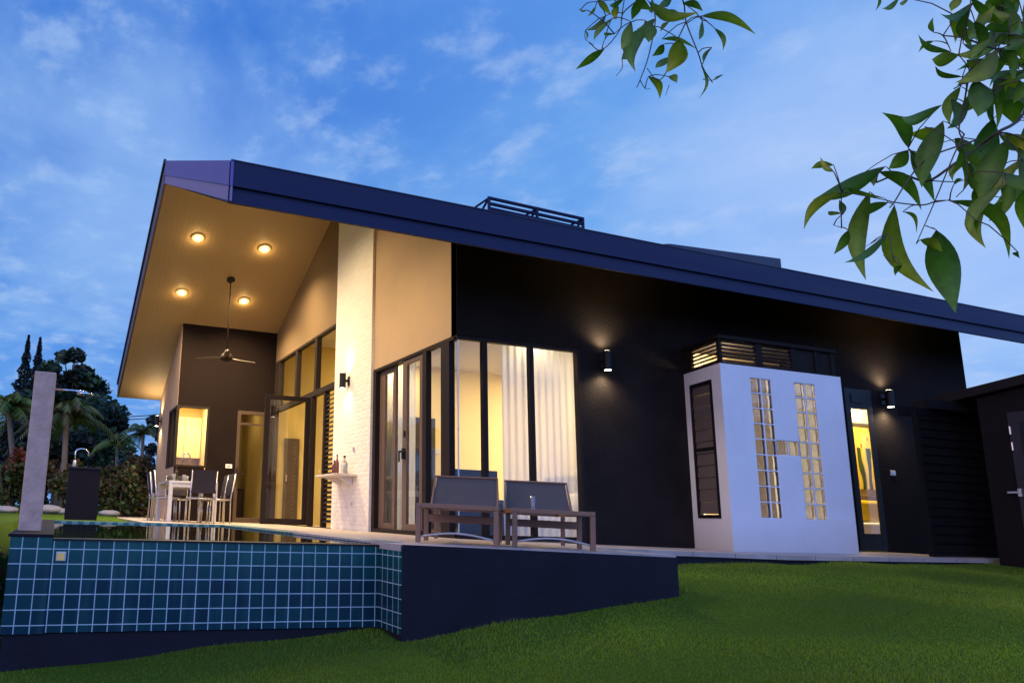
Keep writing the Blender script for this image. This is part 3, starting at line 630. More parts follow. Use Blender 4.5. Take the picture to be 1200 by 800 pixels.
mb.box(X0-.035, X0+.012, hp.y-.02, hp.y+.02, hp.z-.09, hp.z+.06); mb.box(X0-.06, X0-.035, hp.y-.10, hp.y+.05, hp.z+.0, hp.z+.03); mb.box(X0-.06, X0-.04, hp.y+.05, hp.y+.075, hp.z-.13, hp.z+.03); obj('handle', mb, M['black'], sd, bevel=.004)
mb = MB(); mb.box(X0-.006,X0+.0118,hp.y-.015,hp.y+.015,hp.z+.22,hp.z+.31); obj('lock', mb, M['black'], sd)
# clerestory
mb = MB(); zb, zt = 2.40, 3.45
for a, b in ((12.752,12.86),(13.96,14.09),(15.29,15.42),(16.68,16.80)): mb.box(X0-.012, X0+.09, a, b, zb, zt)
mb.box(X0-.011, X0+.089, 12.753, 16.80, zt, zt+.049); mb.box(X0-.02, X0+.089, 12.753, 17.03, zb-.11, zb-.001); mb.box(X0+.0, X0+.14, 16.802, 17.034, zb, zt+.049)
cl = obj('clerestory_window', mb, M['bronze'], H, bevel=.003)
for a, b in ((12.86,13.96),(14.09,15.29),(15.42,16.68)): 
    mb = MB(); mb.quad((X0+.04,a,zb),(X0+.04,b,zb),(X0+.04,b,zt),(X0+.04,a,zt)); obj('pane', mb, M['glass_dim'], cl)
# folding doors below
mb = MB(); zt2 = 2.285
for a, b in ((12.753,12.84),(13.38,13.46),(14.16,14.24),(16.93,17.03)): mb.box(X0-.012, X0+.09, a, b, -.22, zt2)
mb.box(X0-.02, X0+.1, 12.84, 16.93, -.245, -.205)
fd = obj('folding_door', mb, M['bronze'], H, bevel=.003)
mb = MB()
for i in range(28):
    z = -.12+i*.085; mb.prism([(X0+.005,12.842,z),(X0+.06,12.842,z+.05),(X0+.065,12.842,z+.045),(X0+.01,12.842,z-.005)], [(X0+.005,13.378,z),(X0+.06,13.378,z+.05),(X0+.065,13.378,z+.045),(X0+.01,13.378,z-.005)])
obj('louvre_slats', mb, M['bronze'], fd)
mb = MB(); mb.quad((X0+.04,13.46,-.2),(X0+.04,14.16,-.2),(X0+.04,14.16,zt2),(X0+.04,13.46,zt2)); obj('pane', mb, M['glass_dim'], fd)
mb = MB(); lx0, lx1, ly = 3.66, X0-.014, 14.23
mb.box(lx0, lx0+.10, ly, ly+.05, -.19, zt2); mb.box(lx1-.10, lx1, ly, ly+.05, -.19, zt2); mb.box(lx0+.1, lx1-.1, ly+.001, ly+.049, zt2-.09, zt2); mb.box(lx0+.1, lx1-.1, ly+.001, ly+.049, -.19, -.08)
ld = obj('open_leaf', mb, M['bronze'], fd, bevel=.003); 
mb = MB(); mb.quad((lx0+.1,ly+.025,-.08),(lx1-.1,ly+.025,-.08),(lx1-.1,ly+.025,zt2-.09),(lx0+.1,ly+.025,zt2-.09)); obj('leaf_pane', mb, M['glass_dim'], fd)
# back door
mb = MB(); mb.box(3.742,3.82,17.03,17.12,-.2,2.305); mb.box(4.42,4.498,17.03,17.12,-.2,2.305); mb.box(3.82,4.42,17.031,17.119,2.22,2.304); mb.box(3.82,4.42,17.031,17.119,-.2,-.10); mb.box(3.82,4.42,17.04,17.1,1.98,2.03)
bd = obj('back_door', mb, M['bronze_mid'], H, bevel=.003)
mb = MB(); mb.quad((3.82,17.07,-.1),(4.42,17.07,-.1),(4.42,17.07,2.22),(3.82,17.07,2.22)); obj('pane', mb, M['glass_dim'], bd)
mb = MB(); mb.box(3.765,3.795,16.97,17.029,.78,.98); mb.box(3.765,3.92,16.955,16.975,.86,.89); obj('handle', mb, M['black'], bd, bevel=.003)
# kitchen corner window
mb = MB(); mb.box(KX-.012, KX+.05, 17.028, 17.08, .962, 2.328); mb.box(3.042,3.088,17.028,17.1,.962,2.328); mb.box(KX+.05,3.042,17.029,17.1,2.28,2.327); mb.box(KX+.05,3.042,17.029,17.1,.963,1.01); mb.box(KX-.012,KX+.06,17.08,18.296,2.27,2.327); mb.box(KX-.012,KX+.06,17.08,18.296,.963,1.02); mb.box(KX-.012,KX+.06,18.23,18.296,1.02,2.27); mb.box(KX-.012,KX+.06,17.6,17.68,1.02,2.27)
kw = obj('kitchen_window', mb, M['bronze'], H, bevel=.003)
mb = MB(); mb.quad((KX+.05,17.06,1.01),(3.042,17.06,1.01),(3.042,17.06,2.28),(KX+.05,17.06,2.28)); obj('pane', mb, M['glass'], kw)
mb = MB(); mb.quad((KX+.02,17.08,1.02),(KX+.02,18.23,1.02),(KX+.02,18.23,2.27),(KX+.02,17.08,2.27)); obj('pane', mb, M['glass_dim'], kw)
# front bay with the glass block H
bx0, bx1, by, bzb, bzt = 7.98, 10.12, 7.5, -.42, 2.10
mb = MB(); T = .12
cols = [8.47, 8.84, 9.24, 9.625]
zs = [.14, .955, 1.155, 1.955]
mb.box(bx0, cols[0], by, by+T, bzb, bzt); mb.box(cols[3], bx1, by, by+T, bzb, bzt)
for a, b in ((cols[0], cols[1]), (cols[2], cols[3])): mb.box(a, b, by, by+T, bzb, zs[0]); mb.box(a, b, by, by+T, zs[3], bzt)
mb.box(cols[1], cols[2], by, by+T, bzb, zs[1]); mb.box(cols[1], cols[2], by, by+T, zs[2], bzt)
ly0, ly1, lz0, lz1 = 7.70, 8.20, .12, 1.92
mb.box(bx0, bx0+T, by+T, ly0, bzb, bzt); mb.box(bx0, bx0+T, ly1, YF-.002, bzb, bzt); mb.box(bx0, bx0+T, ly0, ly1, bzb, lz0); mb.box(bx0, bx0+T, ly0, ly1, lz1, bzt)
mb.box(bx1-T, bx1, by+T, YF-.002, bzb, bzt)
def slant(mb):
    mb.v = [(x+(.21*(y-by)/.83 if x < 8.2 else 0), y, z) for x, y, z in mb.v]
slant(mb)
bay = obj('bay_wall', mb, M['white_wall'], H)
mb = MB(); mb.quad((8.36,YF-.006,-.3),(bx1-T,YF-.006,-.3),(bx1-T,YF-.006,2.43),(8.36,YF-.006,2.43)); obj('bay_interior', mb, M['bay'], H)
gb = MB(); hw, hh = .0845, .0935
gb.box(-hw, hw, -.04, .04, -hh, hh)
first = None
def gblock(x, z):
    global first
    if first is None:
        first = obj('glass_block', gb, M['block'], bay, bevel=.012); o = first
    else:
        o = first.copy(); COL.objects.link(o)
    o.location = (x, by+.05, z)
pz = (zs[3]-zs[0])/9
for a, b in ((cols[0], cols[1]), (cols[2], cols[3])):
    for i in range(2):
        for j in range(9): gblock(a+(b-a)*(i+.5)/2, zs[0]+pz*(j+.5))
for i in range(2): gblock(cols[1]+(cols[2]-cols[1])*(i+.5)/2, 1.053)
mb = MB()
for a, b, c, d in ((cols[0],cols[1],zs[0],zs[3]),(cols[2],cols[3],zs[0],zs[3]),(cols[1],cols[2],zs[1],zs[2])):
    nx = 2; nz = 1 if d-c < .5 else 9
    for i in range(nx+1):
        x = a+(b-a)*i/nx; mb.box(max(a-.004, x-.010), min(b+.004, x+.010), by+.004, by+.085, c, d)
    for j in range(nz+1):
        z = c+(d-c)*j/nz
        for i in range(nx): mb.box(a+(b-a)*i/nx+.006, a+(b-a)*(i+1)/nx-.006, by+.005, by+.084, max(c-.003, z-.008), min(d+.003, z+.008))
obj('block_mortar', mb, M['white_wall'], bay)
mb = MB(); f = .045
mb.box(bx0-.012, bx0+.06, ly0, ly0+f, lz0, lz1); mb.box(bx0-.012, bx0+.06, ly1-f, ly1, lz0, lz1); mb.box(bx0-.011, bx0+.059, ly0+f, ly1-f, lz1-f, lz1); mb.box(bx0-.011, bx0+.059, ly0+f, ly1-f, lz0, lz0+f); mb.box(bx0-.011, bx0+.059, ly0+f, ly1-f, 1.0, 1.04)
slant(mb)
lw_ = obj('louvre_window', mb, M['black'], H, bevel=.003)
mb = MB()
frost = surf('frosted_louvre', (.13,.105,.095), .35, .15, 4, .05, 60)
for i in range(11):
    z = lz0+.06+i*.158
    mb.prism([(bx0+.002,ly0+f,z),(bx0+.022,ly0+f,z+.166),(bx0+.026,ly0+f,z+.164),(bx0+.006,ly0+f,z-.002)], [(bx0+.002,ly1-f,z),(bx0+.022,ly1-f,z+.166),(bx0+.026,ly1-f,z+.164),(bx0+.006,ly1-f,z-.002)])
slant(mb)
obj('louvre_blades', mb, frost, lw_)
# ventilation band above the bay
vz0, vz1 = 2.10, 2.44; vi = .035
mb = MB()
for a, b in ((bx0+vi,8.06),(8.665,8.765),(9.285,9.36),(9.72,9.78),(bx1-.1,bx1-.03)): mb.box(a, b, by+vi, by+vi+.06, vz0, vz1)
mb.box(9.36, bx1-.1, by+vi+.02, by+vi+.05, vz0, vz1)
mb.box(bx0+vi, bx0+vi+.06, 8.19, YF-.002, vz0, vz1); mb.box(bx0+.01, bx1-.01, by+.012, YF-.002, vz1, vz1+.05)
mb.box(bx0+vi-.01, bx1-.03, by+vi-.01, by+vi+.0, vz0+.001, vz0+.03); mb.box(bx0+vi-.01, bx0+vi, by+vi+.0, YF-.002, vz0+.001, vz0+.03)
mb.box(bx1-.09,bx1-.03,by+vi+.06,YF-.002,vz0,vz1)
slant(mb)
vt = obj('vent_band', mb, M['dark_paint'], H)
mb = MB()
def vslat(a, b, k):
    for i in range(6):
        z = vz0+.045+i*.052
        if k == 'y': mb.prism([(a,by+vi+.01,z-.008),(a,by+vi+.05,z+.024),(a,by+vi+.05,z+.034),(a,by+vi+.01,z+.002)], [(b,by+vi+.01,z-.008),(b,by+vi+.05,z+.024),(b,by+vi+.05,z+.034),(b,by+vi+.01,z+.002)])
        else: mb.prism([(bx0+vi+.01,a,z-.008),(bx0+vi+.05,a,z+.024),(bx0+vi+.05,a,z+.034),(bx0+vi+.01,a,z+.002)], [(bx0+vi+.01,b,z-.008),(bx0+vi+.05,b,z+.024),(bx0+vi+.05,b,z+.034),(bx0+vi+.01,b,z+.002)])
vslat(8.06, 8.665, 'y'); vslat(8.765, 9.285, 'y'); vslat(by+vi+.06, 8.19, 'x')
slant(mb)
obj('vent_louvres', mb, M['bronze'], vt)
# guest room glass door
mb = MB(); mb.box(11.275,11.385,YF-.01,YF+.08,-.26,2.175); mb.box(11.745,11.845,YF-.01,YF+.012,-.26,2.175); mb.box(11.385,11.745,YF-.008,YF+.05,-.26,-.015); mb.box(11.385,11.745,YF-.008,YF+.05,1.865,2.174); mb.box(11.40,11.64,YF-.02,YF-.009,1.95,2.09)
gd = obj('guest_door', mb, M['black'], H, bevel=.003)
mb = MB(); mb.quad((11.385,YF+.005,-.015),(11.745,YF+.005,-.015),(11.745,YF+.005,1.865),(11.385,YF+.005,1.865)); obj('pane', mb, M['glass'], gd)

# curtains -----------------------------------------------------------
def curtain(x0, x1, y0, y1, zb, zt, waves, amp):
    n = waves*10; vs = []; dx, dy = x1-x0, y1-y0; l = math.hypot(dx, dy); nx, ny = -dy/l, dx/l
    for i in range(n+1):
        t = i/n; o = amp*sin(2*pi*waves*t+.7*sin(9*t))*(1+.3*sin(5*t))
        for z, k in ((zb,1.25),(zt,.8)): vs.append((x0+dx*t+nx*o*k, y0+dy*t+ny*o*k, z))
    mb = MB(); mb.add(vs, [(2*i,2*i+2,2*i+3,2*i+1) for i in range(n)]); return mb
tag(obj('curtain', curtain(5.42,6.62,8.62,8.56,-.2,2.42,11,.010), M['sheer'], smooth=True), 'white sheer curtain behind the wide front corner window', 'curtain', 'sheer curtains')
tag(obj('curtain', curtain(4.86,4.84,10.05,11.1,-.2,2.42,9,.010), M['sheer'], smooth=True), 'white sheer curtain gathered behind the sliding door beside the brick pillar', 'curtain', 'sheer curtains')

# lights in the rooms --------------------------------------------------
WARM = (1,.74,.40)
def room_light(x, y, z, power, size=.5, col=WARM):
    lamp('room_light', 'AREA', (x,y,z), power, col, size=(size,size))
room_light(7.45, 9.5, 2.44, 130, .9); room_light(5.9, 8.7, 2.44, 14, .35); room_light(5.0, 10.9, 2.44, 22, .3)
room_light(7.5, 12.3, 4.0, 170); room_light(7.5, 15.5, 4.0, 130)
room_light(2.95, 18.9, 2.70, 70); room_light(4.05, 18.6, 2.68, 7, .3)
room_light(11.2, 8.9, 2.43, 60, .3); room_light(12.7, 8.9, 2.43, 80, .3)
lamp('room_light', 'POINT', (8.45,7.98,2.02), 55, (1,.80,.50), None, .08); lamp('room_light', 'POINT', (8.30,7.95,.45), 24, (1,.80,.50), None, .08); lamp('room_light', 'POINT', (8.6,8.0,2.30), 7, WARM, None, .04)

# patio downlights ------------------------------------------------------
dl_pts = [(2.154,14.316,'upper left'),(3.525,14.357,'upper right'),(2.135,15.988,'lower left'),(3.523,16.021,'lower right')]
slope = math.atan(.3996)
dl = None
for x, y, nm in dl_pts:
    z = soff(x, y)-.004
    lab = {'upper left':'glowing downlight nearest the ridge on the pool side of the soffit','upper right':'glowing downlight nearest the ridge on the window side of the soffit','lower left':'glowing downlight further down the soffit, on the pool side','lower right':'glowing downlight further down the soffit, beside the fan rod'}[nm]
    if dl is None:
        dl = thing('downlight', lab, 'downlight', (x,y,z), group='round downlights in the patio soffit')
        mb = MB(); mb.lathe([(.125,.0),(.125,-.014),(.10,-.018),(.097,-.004)], (0,0,0), 28); r_ = obj('trim_ring', mb, M['beige'], dl, local=True, smooth=False)
        mb = MB(); mb.lathe([(.050,-.012),(.035,-.018),(.001,-.02)], (0,0,0), 24); l_ = obj('lens', mb, M['lamp'], dl, local=True)
        mb = MB(); mb.lathe([(.0965,-.006),(.051,-.0115)], (0,0,0), 24); l2_ = obj('glow_ring', mb, emit('halo_glow', (1,.62,.20), 2.2), dl, local=True)  # emissive ring added around the lens as a painted warm halo
        for q in (r_, l_, l2_): q.rotation_euler = (-slope, 0, 0)
        lamp('added_halo_light', 'POINT', (0,0,-.075), 7, (1,.66,.26), dl, .03)  # extra point light added under the lens to spread a halo on the soffit
        lamp('downlight_beam', 'SPOT', (0,0,-.06), 900, WARM, dl, .09, 140, 1.0)
    else: dup(dl, (x,y,z), 0, lab)

for x, y in ((2.3,9.4),(2.2,11.6)):
    lamp('soffit_light', 'SPOT', (x,y,soff(x,y)-.05), 340 if y < 10 else 560, WARM, None, .09, 174, .6)
# wall lamps -------------------------------------------------------------
wl = None
def wall_lamp(loc, rz, lab, power=46):                   # local +x points away from the wall
    global wl
    if wl is None:
        wl = thing('wall_lamp', lab, 'wall lamp', loc, rz, 'up and down wall lamps')
        mb = MB(); mb.box(0,.012,-.045,.045,-.08,.08); obj('back_plate', mb, M['black'], wl, local=True, bevel=.003)
        mb = MB(); mb.box(.012,.06,-.015,.015,-.02,.02); obj('bracket', mb, M['black'], wl, local=True)
        mb = MB(); mb.lathe([(.052,-.13),(.055,-.128),(.055,.128),(.052,.13)], (.115,0,0), 24); b = obj('body', mb, M['black'], wl, local=True)
        for s in (-1, 1):
            mb = MB(); mb.lathe([(.044,0),(.044,.002)], (.115,0,.1305 if s > 0 else -.1325), 20); obj('lens', mb, M['lamp_small'], b, local=True)
            lamp('wall_light', 'SPOT', (.115,0,s*.15), power, (1,.78,.48), wl, .04, 150, 1.0, rot=(0 if s < 0 else pi,0,0))
    else: dup(wl, loc, rz, lab)
wall_lamp((X0-.052,12.02,2.27), pi, 'black cylinder wall lamp on the white brick pillar')
wall_lamp((6.80,YF-.001,2.15), -pi/2, 'black cylinder wall lamp on the dark front wall beside the corner window')
wall_lamp((12.10,YF-.001,2.05), -pi/2, 'black cylinder wall lamp beside the narrow yellow-lit glass door')
wall_lamp((KX-.005,19.8,2.25), pi, 'black cylinder wall lamp on the beige kitchen side wall')

for q in [x for x in bpy.data.objects if x.parent == wl and x.type == 'LIGHT']:
    q.data = q.data.copy(); q.data.energy = 18
# ceiling fan --------------------------------------------------------------
fz = 3.18; fx, fy = 3.075, 15.39
fan = thing('ceiling_fan', 'ceiling fan on a long thin rod below the patio soffit', 'ceiling fan', (fx,fy,soff(fx,fy)))
zt_ = fz-soff(fx,fy)
mb = MB(); mb.lathe([(.09,.02),(.09,-.05),(.06,-.08),(.02,-.09)]); obj('canopy', mb, M['black'], fan, local=True, smooth=True)
mb = MB(); mb.tube([(0,0,-.05),(0,0,zt_+.08)], .014); obj('rod', mb, M['bronze'], fan, local=True, smooth=True)
mb = MB(); mb.lathe([(.03,.16),(.05,.10),(.09,.06),(.13,.02),(.13,-.05),(.08,-.08),(.02,-.09)], (0,0,zt_)); obj('motor', mb, M['bronze'], fan, local=True, smooth=True)
for k in range(3):
    a = 2*pi*k/3+.35; mb = MB(); vs = []
    for r_, w_, tw in ((.10,.03,.0),(.2,.055,.02),(.45,.065,.018),(.68,.05,.014),(.72,.02,.012)):
        for s in (-1, 1):
            for dzz in (0, .008): vs.append((r_*cos(a)-s*w_*sin(a), r_*sin(a)+s*w_*cos(a), zt_-.02+s*tw+dzz))
    fs = []
    for i in range(4):
        q = 4*i; fs += [(q,q+4,q+6,q+2),(q+1,q+3,q+7,q+5),(q,q+1,q+5,q+4),(q+2,q+6,q+7,q+3)]
    fs += [(0,2,3,1),(16,17,19,18)]; mb.add(vs, fs); obj('blade', mb, M['dark_wood'], fan, local=True)

# switches and sockets ------------------------------------------------------
def plate(name, lab, cat, x0, x1, y0, y1, z0, z1, n=1):
    t = thing(name, lab, cat, ((x0+x1)/2,(y0+y1)/2,z0), group='wall plates')
    mb = MB(); mb.box(x0,x1,y0,y1,z0,z1); obj('plate', mb, M['white_metal'], t, bevel=.003)
    mb = MB()
    cx_, cy_, cz_ = (x0+x1)/2, (y0+y1)/2, (z0+z1)/2
    if x1-x0 < .03:
        mb.box(x0-.004,x0-.0005,cy_-.02,cy_+.02,cz_-.03,cz_+.03)
    else: mb.box(cx_-.03,cx_+.03,y0-.004,y0-.0005,cz_-.018,cz_+.018)
    obj('rocker', mb, M['steel'], t)
q = at(1046,554,YF); plate('light_switch', 'small white switch plate on the dark front wall right of the glass door', 'switch', q.x-.055,q.x+.055,YF-.012,YF-.001,q.z-.04,q.z+.04)
q = at(268,546,17.04); plate('light_switch', 'white switch plate on the brown patio wall beside the back door', 'switch', q.x-.075,q.x+.075,17.026,17.039,q.z-.045,q.z+.045)
d = ray(413,590); q = d*((X0-.05)/d.x); plate('wall_socket', 'weathered socket low on the white brick pillar', 'socket', X0-.063,X0-.051,q.y-.05,q.y+.05,q.z-.05,q.z+.05)
d = ray(415,526); q = d*((X0-.05)/d.x); plate('wall_socket', 'small dark socket on the white brick pillar above the shelf', 'socket', X0-.063,X0-.051,q.y-.04,q.y+.04,q.z-.04,q.z+.04)
q = at(508,528,11.19); plate('light_switch', 'double switch plate on the yellow bedroom wall', 'switch', q.x-.12,q.x+.12,11.18,11.198,q.z-.05,q.z+.05)

# shelf on the pillar ------------------------------------------------------------
sh = thing('wall_shelf', 'narrow pale shelf fixed to the white brick pillar', 'shelf', (X0-.2,11.9,.62))
mb = MB(); mb.box(X0-.45, X0-.052, 11.55, 12.5, .635, .672); obj('board', mb, M['wood_light'], sh, bevel=.005)
for yy in (11.75, 12.3):
    mb = MB(); mb.prism([(X0-.053,yy,.634),(X0-.35,yy,.634),(X0-.053,yy,.50)], [(X0-.053,yy+.025,.634),(X0-.35,yy+.025,.634),(X0-.053,yy+.025,.50)]); obj('bracket', mb, M['white_metal'], sh)
def tumbler(h, r, loc, lab, grp, mat='drink'):
    t = thing('glass', lab, 'glass', loc, group=grp)
    mb = MB(); mb.lathe([(r*.75,0),(r*.8,.004),(r,h),(r*.93,h),(r*.72,.012),(.001,.010)], n=18); obj('bowl', mb, M[mat], t, local=True, smooth=True)
def bottle(h, r, loc, lab, grp, col):
    t = thing('bottle', lab, 'bottle', loc, group=grp)
    mb = MB(); mb.lathe([(r*.9,0),(r,.01),(r,h*.58),(r*.8,h*.68),(r*.34,h*.78),(r*.32,h*.96)], n=18); obj('bottle_body', mb, col, t, local=True, smooth=True)
    mb = MB(); mb.lathe([(r*.4,h*.93),(r*.4,h),(r*.3,h*1.005)], n=14); obj('cap', mb, M['black'], t, local=True)
amber = surf('amber_glass', (.10,.04,.02), .15, .2, 10, 0, 40)
clear = M['drink']
G = 'drinks on the pillar shelf'
bottle(.26,.04,(X0-.17,12.32,.672),'brown bottle standing on the pillar shelf', G, amber)
bottle(.34,.035,(X0-.20,12.1,.672),'tall dark slim bottle in the middle of the pillar shelf', G, surf('red_glass',(.16,.05,.04),.2,.2,10,0))
tumbler(.14,.045,(X0-.14,11.95,.672),'short glass on the pillar shelf between bottle and carafe', G)
bottle(.30,.055,(X0-.2,11.75,.672),'clear carafe at the near end of the pillar shelf', G, clear)

# dining set -----------------------------------------------------------------
tz = -.20
tb = thing('dining_table', 'long white dining table on the covered patio', 'table', (2.35,14.9,tz))
tx0, tx1, ty0, ty1 = 1.90, 2.79, 14.1, 15.7
mb = MB(); mb.box(tx0,tx1,ty0,ty1,tz+.70,tz+.74); obj('tabletop', mb, M['white_metal'], tb, bevel=.004)
mb = MB(); 
for a in ((tx0+.02,ty0+.02,tx1-.02,ty0+.06),(tx0+.02,ty1-.06,tx1-.02,ty1-.02)): mb.box(a[0],a[2],a[1],a[3],tz+.63,tz+.699)
obj('apron', mb, M['white_metal'], tb)
for x in (tx0, tx1-.07):
    for y in (ty0, ty1-.07):
        mb = MB(); mb.box(x,x+.07,y,y+.07,tz,tz+.699); obj('leg', mb, M['white_metal'], tb, bevel=.003)
ch = thing('dining_chair', 'charcoal sling dining chair at the near end of the white table', 'chair', (2.42,13.72,tz), 0, 'dining chairs on the patio')
r_ = .013
for sx in (-1, 1):
    mb = MB(); mb.tube([(sx*.22,-.22,0),(sx*.22,-.215,.45),(sx*.22,-.29,.92)], r_, 8); obj('back_leg', mb, M['steel'], ch, local=True, smooth=True)
    mb = MB(); mb.tube([(sx*.22,.22,0),(sx*.22,.21,.44)], r_, 8); obj('front_leg', mb, M['steel'], ch, local=True, smooth=True)
    mb = MB(); mb.tube([(sx*.22,.215,.435),(sx*.22,-.215,.435)], r_*.9, 8); obj('side_rail', mb, M['steel'], ch, local=True, smooth=True)
for y in (.21, -.215):
    mb = MB(); mb.tube([(-.22,y,.43),(.22,y,.43)], r_*.9, 8); obj('cross_rail', mb, M['steel'], ch, local=True, smooth=True)
mb = MB(); mb.box(-.205,.205,-.21,.215,.445,.462); obj('seat', mb, M['chair'], ch, local=True, bevel=.006)
mb = MB()
pr = [(-.225,.52),(-.235,.62),(-.255,.76),(-.282,.90),(-.292,.925)]
mb.add([(x,y+d,z) for y,z in pr for x in (-.222,.222) for d in (-.016,.012)], [(4*i+a,4*i+b,4*i+4+b,4*i+4+a) for i in range(4) for a,b in ((0,2),(2,3),(3,1),(1,0))]+[(0,1,3,2),(16,18,19,17)])
obj('backrest', mb, M['chair'], ch, local=True)
dup(ch, (2.36,16.05,tz), pi, 'charcoal dining chair at the far end of the table, by the back wall')
dup(ch, (1.93,14.5,tz), -pi/2, 'dining chair on the lawn side of the table, nearer the pool')
dup(ch, (1.93,15.2,tz), -pi/2, 'dining chair on the lawn side of the table, nearer the kitchen')
dup(ch, (2.86,14.5,tz), pi/2+.05, 'dining chair on the house side of the table, nearer the pool')
dup(ch, (2.90,15.25,tz), pi/2-.06, 'dining chair on the house side of the table, nearer the back door')
G = 'glasses and bottles on the dining table'; tt = tz+.74
bottle(.30,.04,(2.10,14.75,tt),'dark wine bottle on the dining table', G, surf('wine_glass',(.02,.022,.012),.15,.2,10,0))
bottle(.24,.035,(2.52,14.6,tt),'shorter brown bottle on the dining table behind the chair', G, amber)
for i, (x, y, lab) in enumerate([(2.0,14.3,'tumbler at the lawn-side near corner of the dining table'),(2.22,14.5,'tumbler beside the dark wine bottle'),(2.34,14.95,'tumbler in the middle of the dining table'),(2.62,14.35,'tumbler at the house-side near corner of the dining table')]):
    tumbler(.13,.038,(x,y,tt),lab,G)

# kitchen inside the window
kc = thing('kitchen_counter', 'kitchen counter with wall cupboards behind the corner window', 'kitchen unit', (2.9,19.8,-.2))
mb = MB(); mb.box(2.52,3.40,19.5,20.12,-.21,.68); obj('base_unit', mb, M['white_metal'], kc)
mb = MB(); mb.box(2.52,3.41,19.46,20.12,.682,.72); obj('worktop', mb, M['dark_stone'], kc)
for k in range(2):
    mb = MB(); mb.box(2.53+.44*k,2.96+.44*k,19.8,20.12,1.35,2.4); obj('wall_cupboard', mb, M['cream'], kc, bevel=.006)
kt = thing('kitchen_tap', 'arched chrome tap standing inside the kitchen window', 'tap', (2.60,17.35,.96))
mb = MB(); mb.tube([(2.6,17.35,.9)]+[(2.68-.08*cos(t),17.35,1.2+.09*sin(t)) for t in np.linspace(0,pi,9)]+[(2.76,17.35,1.1)], .014); obj('spout', mb, M['chrome'], kt, smooth=True)
mb = MB(); mb.lathe([(.035,0),(.03,.05),(.02,.07)], (2.6,17.35,.86)); mb.box(2.53,2.6,17.34,17.36,.95,.97); obj('valve', mb, M['chrome'], kt)
sk = thing('sink_bench', 'sink bench below the kitchen window', 'bench', (2.8,17.5,-.2))
mb = MB(); mb.box(2.53,3.38,17.2,17.75,-.21,.82); obj('base_unit', mb, M['white_metal'], sk); mb = MB(); mb.box(2.53,3.39,17.2,17.77,.822,.86); obj('worktop', mb, M['steel'], sk)
# hall cabinet behind the back door
hc = thing('hall_cabinet', 'low dark cabinet inside the dim back hall', 'cabinet', (4.2,19.8,-.2))
mb = MB(); mb.box(3.9,4.56,19.6,20.05,-.209,.62); obj('carcass', mb, M['dark_wood'], hc, bevel=.005); mb = MB(); mb.box(3.93,4.22,19.585,19.599,-.15,.57); mb.box(4.24,4.53,19.585,19.599,-.15,.57); obj('door', mb, M['bronze_light'], hc)
# inner door in the living room
idr = thing('inner_door', 'dark panelled inner door at the back of the living room', 'door', (5.1,17.17,-.23))
mb = MB(); mb.box(4.93,5.28,17.14,17.195,-.23,1.75); obj('door_panel', mb, M['dark_wood'], idr, bevel=.005); mb = MB(); mb.box(4.96,4.99,17.10,17.139,.75,.9); obj('handle', mb, M['steel'], idr)
# bedroom: wardrobe doorway, television, bed, wall shelf
wd = thing('wardrobe', 'dark-framed wardrobe with a mirrored front behind the sliding door', 'wardrobe', (6.0,10.9,-.23))
mir = surf('dark_mirror', (.05,.06,.08), .12, .3, 3, .05, 8, metal=.8)
mb = MB(); mb.box(5.02,5.52,10.7,11.19,-.234,1.55); obj('carcass', mb, M['dark_wood'], wd, bevel=.006); mb = MB(); mb.box(5.07,5.47,10.69,10.699,-.15,1.05); obj('mirror', mb, mir, wd)
tv = thing('television', 'black flat television seen through the corner window behind a lounger', 'television', (5.0,9.0,.3))
a, b = at(533,549,9.2), at(583,549,9.2)
mb = MB(); mb.box(a.x,b.x,9.2,9.25,at(560,598,9.2).z,a.z); s_ = obj('screen', mb, M['black'], tv, bevel=.006)
mb = MB(); mb.box((a.x+b.x)/2-.12,(a.x+b.x)/2+.12,9.16,9.29,.28,.305); mb.box((a.x+b.x)/2-.03,(a.x+b.x)/2+.03,9.21,9.24,.305,at(560,598,9.2).z+.002); obj('stand', mb, M['black'], tv)
tvu = thing('low_cabinet', 'low dark cabinet under the television', 'cabinet', (5.0,9.2,-.23))
mb = MB(); mb.box(a.x-.25,b.x+.2,9.05,9.45,-.234,.279); obj('carcass', mb, M['dark_wood'], tvu, bevel=.005); mb = MB(); mb.box(a.x-.2,(a.x+b.x)/2-.01,9.04,9.049,-.17,.22); mb.box((a.x+b.x)/2+.01,b.x+.15,9.04,9.049,-.17,.22); obj('door', mb, M['bronze'], tvu)
bed = thing('bed', 'white bed seen low through the front corner window', 'bed', (6.7,10,-.23))
mb = MB(); mb.box(5.9,7.8,9.1,11.0,-.234,.02); obj('bed_base', mb, M['dark_wood'], bed, bevel=.01)
mb = MB(); mb.box(5.88,7.8,9.08,11.02,.022,.30); obj('mattress', mb, M['fabric_white'], bed, bevel=.05)
mb = MB(); mb.box(7.3,7.72,9.3,9.95,.302,.44); obj('pillow', mb, M['fabric_white'], bed, bevel=.06); mb = MB(); mb.box(7.3,7.72,10.1,10.75,.302,.44); obj('pillow', mb, M['fabric_white'], bed, bevel=.06)
mb = MB(); mb.box(7.82,7.98,8.9,11.15,-.234,.75); obj('headboard', mb, M['dark_wood'], bed, bevel=.01)
